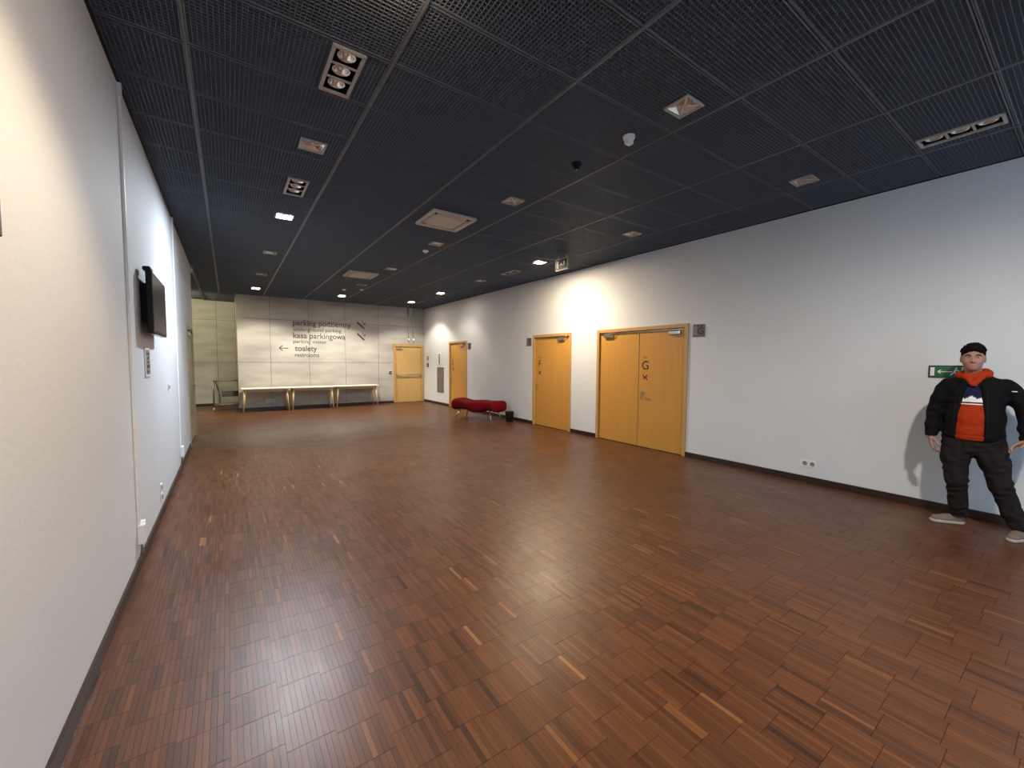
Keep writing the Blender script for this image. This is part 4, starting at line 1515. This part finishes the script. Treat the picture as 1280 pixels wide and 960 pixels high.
T = Field((-0.30, -0.26, 0.05), (0.48, 0.22, 1.02), 0.006)
T.ell((0.012, 0.008, 0.90), (0.182, 0.132, 0.12), 0.03)
T.ell((0.012, 0.005, 0.80), (0.165, 0.115, 0.11), 0.05)
T.chain([hipL, (-0.095, -0.02, 0.68), knL, (-0.055, 0.02, 0.22), anL], [0.112, 0.098, 0.076, 0.066, 0.060], 0.03)
T.chain([hipR, (0.155, -0.03, 0.68), knR, (0.285, -0.045, 0.22), anR], [0.112, 0.098, 0.076, 0.068, 0.062], 0.03)
T.ell((-0.135, 0.0, 0.56), (0.030, 0.055, 0.075), 0.03)
T.ell((0.235, 0.0, 0.60), (0.030, 0.055, 0.075), 0.03)
T.wrinkle(0.0055, 62, 0.6)
T.box((-0.6, -0.6, -0.2), (0.7, 0.6, 0.085), 0.01, 0.008, 'sub')
T.build('trousers', M['trousers'], person)

HD = Field((-0.30, -0.26, 0.82), (0.34, 0.26, 1.62), 0.006)
HD.ell((0.012, 0.01, 1.28), (0.176, 0.125, 0.18), 0.03)
HD.ell((0.010, -0.008, 1.08), (0.172, 0.148, 0.20), 0.06)
HD.ell((0.010, 0.0, 0.95), (0.178, 0.146, 0.10), 0.05)
HD.cone((-0.15, 0.015, 1.385), 0.062, (0.18, 0.015, 1.385), 0.062, 0.04)
HD.wrinkle(0.0025, 70, 2.0)
HD.box((-0.6, -0.6, 0.5), (0.7, 0.6, 0.880), 0.004, 0.006, 'sub')
ring = []
for k in range(13):
    a = -math.pi / 2 + 2 * math.pi * k / 12
    rx, ry = 0.088, 0.082
    x, y = -0.01 + rx * math.cos(a), 0.022 + ry * math.sin(a)
    z = 1.474 + 0.036 * max(0, math.sin(a)) + 0.030 * max(0, math.cos(a))
    ring.append((x, y, z))
HD.chain(ring, [0.026 + 0.008 * abs(math.sin(k * 1.3)) for k in range(13)], 0.015)
HD.cone((-0.05, -0.070, 1.465), 0.026, (-0.012, -0.105, 1.400), 0.018, 0.02)
HD.cone((0.04, -0.070, 1.465), 0.026, (-0.008, -0.105, 1.400), 0.018, 0.02)
HD.cone((0.078, 0.02, 1.510), 0.032, (0.086, -0.03, 1.490), 0.028, 0.02)
HD.ell((HX + 0.002, -0.02, 1.575), (0.070, 0.088, 0.078), 0.01, 'sub')
hoodie = HD.build('hoodie', M['hoodie'], person)
RB = Field((-0.26, -0.26, 0.86), (0.28, 0.24, 0.94), 0.006)
RB.ell((0.010, 0.0, 0.925), (0.186, 0.153, 0.13), 0.0)
RB.box((-0.6, -0.6, 0.5), (0.7, 0.6, 0.868), 0.002, 0.004, 'sub')
RB.box((-0.6, -0.6, 0.915), (0.7, 0.6, 1.4), 0.002, 0.004, 'sub')
RB.build('hem_band', M['hoodie'], person)


# printed chest panel laid over the hoodie
bv = BVHTree.FromPolygons([v.co[:] for v in hoodie.data.vertices], [tuple(p.vertices) for p in hoodie.data.polygons])
PM = MB()
nx, nz = 84, 60
x0_, x1_, z0_, z1_ = -0.145, 0.115, 1.205, 1.385
gridv = {}
for i in range(nx + 1):
    for j in range(nz + 1):
        x, z = x0_ + (x1_ - x0_) * i / nx, z0_ + (z1_ - z0_) * j / nz
        hit = bv.ray_cast(Vector((x, -0.6, z)), Vector((0, 1, 0)))
        y = (hit[0].y if hit[0] else -0.12) - 0.0022
        gridv[i, j] = len(PM.v)
        PM.v.append((x, y, z))


def ridge(x):
    u = x + 0.015
    pk = [(0.0, 0.050, 0.85), (-0.062, 0.034, 0.9), (0.058, 0.036, 1.0), (-0.105, 0.026, 0.9), (0.098, 0.022, 0.9)]
    return max(h - abs(u - c_) * sl * 0.9 for c_, h, sl in pk) + 0.0035 * math.sin(u * 330) + 1.243


for i in range(nx):
    for j in range(nz):
        x, z = x0_ + (x1_ - x0_) * (i + .5) / nx, z0_ + (z1_ - z0_) * (j + .5) / nz
        if z < 1.228: mi = 1 if 1.212 < z < 1.220 else (2 if z < 1.212 else 0)
        elif z < 1.236: mi = 2
        elif z < ridge(x): mi = 1
        elif z < ridge(x) + 0.010: mi = 3
        else: mi = 0
        if mi == 2 and z < 1.2125: mi = 2
        PM.f.append((gridv[i, j], gridv[i + 1, j], gridv[i + 1, j + 1], gridv[i, j + 1]))
        PM.mi.append(mi)
        PM.sm.append(True)
PM.build('chest_print', [M['navy'], M['white_print'], M['hoodie'], M['graphite']], person)

JK = Field((-0.40, -0.30, 0.80), (0.48, 0.28, 1.60), 0.006)
JK.ell((0.012, 0.018, 1.28), (0.208, 0.162, 0.20), 0.03)
JK.ell((0.010, 0.005, 1.06), (0.206, 0.186, 0.22), 0.06)
JK.ell((0.010, 0.008, 0.93), (0.208, 0.180, 0.14), 0.05)
JK.cone((-0.150, 0.02, 1.380), 0.070, (0.180, 0.02, 1.380), 0.070, 0.05)
JK.chain([shL, (-0.225, 0.02, 1.25), elL, (-0.262, 0.0, 0.98), wrL], [0.066, 0.066, 0.060, 0.054, 0.044], 0.025)
JK.chain([shR, (0.285, 0.025, 1.26), elR, (0.338, -0.03, 1.01), wrR], [0.068, 0.068, 0.062, 0.056, 0.045], 0.025)
cr = []
for k in range(11):
    a = math.radians(-55) + math.radians(290) * k / 10
    cr.append((-0.005 + 0.122 * math.cos(a), 0.025 + 0.110 * math.sin(a), 1.425 + 0.035 * max(0, math.sin(a))))
JK.chain(cr, [0.030] * 11, 0.02)
JK.wrinkle(0.005, 48, 1.3)
JK.box((-0.6, -0.6, 0.5), (0.7, 0.6, 0.868), 0.006, 0.006, 'sub')       # hem
# open front: a slot that widens to the hem, and room for the neck
JK.cone((-0.012, -0.22, 1.42), 0.075, (-0.020, -0.28, 0.80), 0.118, 0.012, 'sub')
JK.cone((-0.012, -0.16, 1.42), 0.072, (-0.020, -0.18, 0.80), 0.112, 0.012, 'sub')
JK.ell((-0.01, 0.0, 1.50), (0.098, 0.105, 0.10), 0.01, 'sub')
for wr, dd in ((wrL, (0.0, -0.02, -0.08)), (wrR, (-0.06, -0.03, -0.06))):
    JK.cone(wr, 0.034, tuple(np.array(wr) + np.array(dd)), 0.040, 0.004, 'sub')
jacket = JK.build('jacket', M['jacket'], person)
bj = BVHTree.FromPolygons([v.co[:] for v in jacket.data.vertices], [tuple(p.vertices) for p in jacket.data.polygons])
hit = bj.ray_cast(Vector((0.245, -0.6, 1.345)), Vector((0, 1, 0)))
if hit[0]:
    y = hit[0].y
    MB().rbox(0.228, 0.262, y - 0.004, y + 0.004, 1.341, 1.349, 0.0015).build('sleeve_mark', M['white_print'], person)
for s, xs_ in ((-1, (-0.098, -0.118)), (1, (0.068, 0.090))):
    pts = []
    for z in np.linspace(1.36, 0.89, 12):
        f_ = (1.36 - z) / 0.47
        x = xs_[0] + (xs_[1] - xs_[0]) * f_
        h_ = bj.ray_cast(Vector((x + s * 0.012, -0.6, z)), Vector((0, 1, 0)))
        if h_[0]: pts.append((x + s * 0.012, h_[0].y - 0.001, z))
    if len(pts) > 2:
        MB().tube(pts, 0.0035, 6).build('zip', M['gloss_black'], person)

for side, ft in enumerate((PL, PR)):
    tx, ty = ft['toe']
    hx_, hy_ = ft['heel']
    an = (anL, anR)[side]
    P_ = lambda f, z: (hx_ + (tx - hx_) * f, hy_ + (ty - hy_) * f, z)
    S = Field((min(tx, hx_) - 0.09, min(ty, hy_) - 0.09, 0.0), (max(tx, hx_) + 0.09, max(ty, hy_) + 0.09, 0.17), 0.004)
    S.cone(P_(0.14, 0.050), 0.036, P_(0.55, 0.042), 0.040, 0.02)
    S.cone(P_(0.55, 0.042), 0.042, P_(0.85, 0.034), 0.036, 0.02)
    S.cone(P_(0.17, 0.06), 0.036, (an[0], an[1], 0.105), 0.040, 0.03)
    S.cone((an[0], an[1], 0.11), 0.030, (an[0], an[1], 0.2), 0.032, 0.004, 'sub')
    S.box((-0.9, -0.9, -0.1), (0.9, 0.9, 0.022), 0.002, 0.002, 'sub')
    sh = S.build('shoe', M['shoe'], person)
    W = Field((min(tx, hx_) - 0.09, min(ty, hy_) - 0.09, -0.02), (max(tx, hx_) + 0.09, max(ty, hy_) + 0.09, 0.09), 0.004)
    W.cone(P_(0.13, 0.02), 0.042, P_(0.60, 0.02), 0.048, 0.01)
    W.cone(P_(0.60, 0.02), 0.048, P_(0.87, 0.02), 0.040, 0.01)
    W.box((-0.9, -0.9, -0.3), (0.9, 0.9, 0.001), 0.002, 0.003, 'sub')
    W.box((-0.9, -0.9, 0.030), (0.9, 0.9, 0.3), 0.002, 0.003, 'sub')
    W.build('sole', M['sole'], sh)
    for q in range(4):
        f = 0.42 + 0.09 * q
        p = Vector(P_(f, 0.086 - 0.006 * q))
        sd = Vector((-(ty - hy_), tx - hx_, 0)).normalized() * 0.020
        MB().tube([p - sd - Vector((0, 0, 0.006)), p, p + sd - Vector((0, 0, 0.006))], 0.003, 6).build('lace', M['sole'], sh)
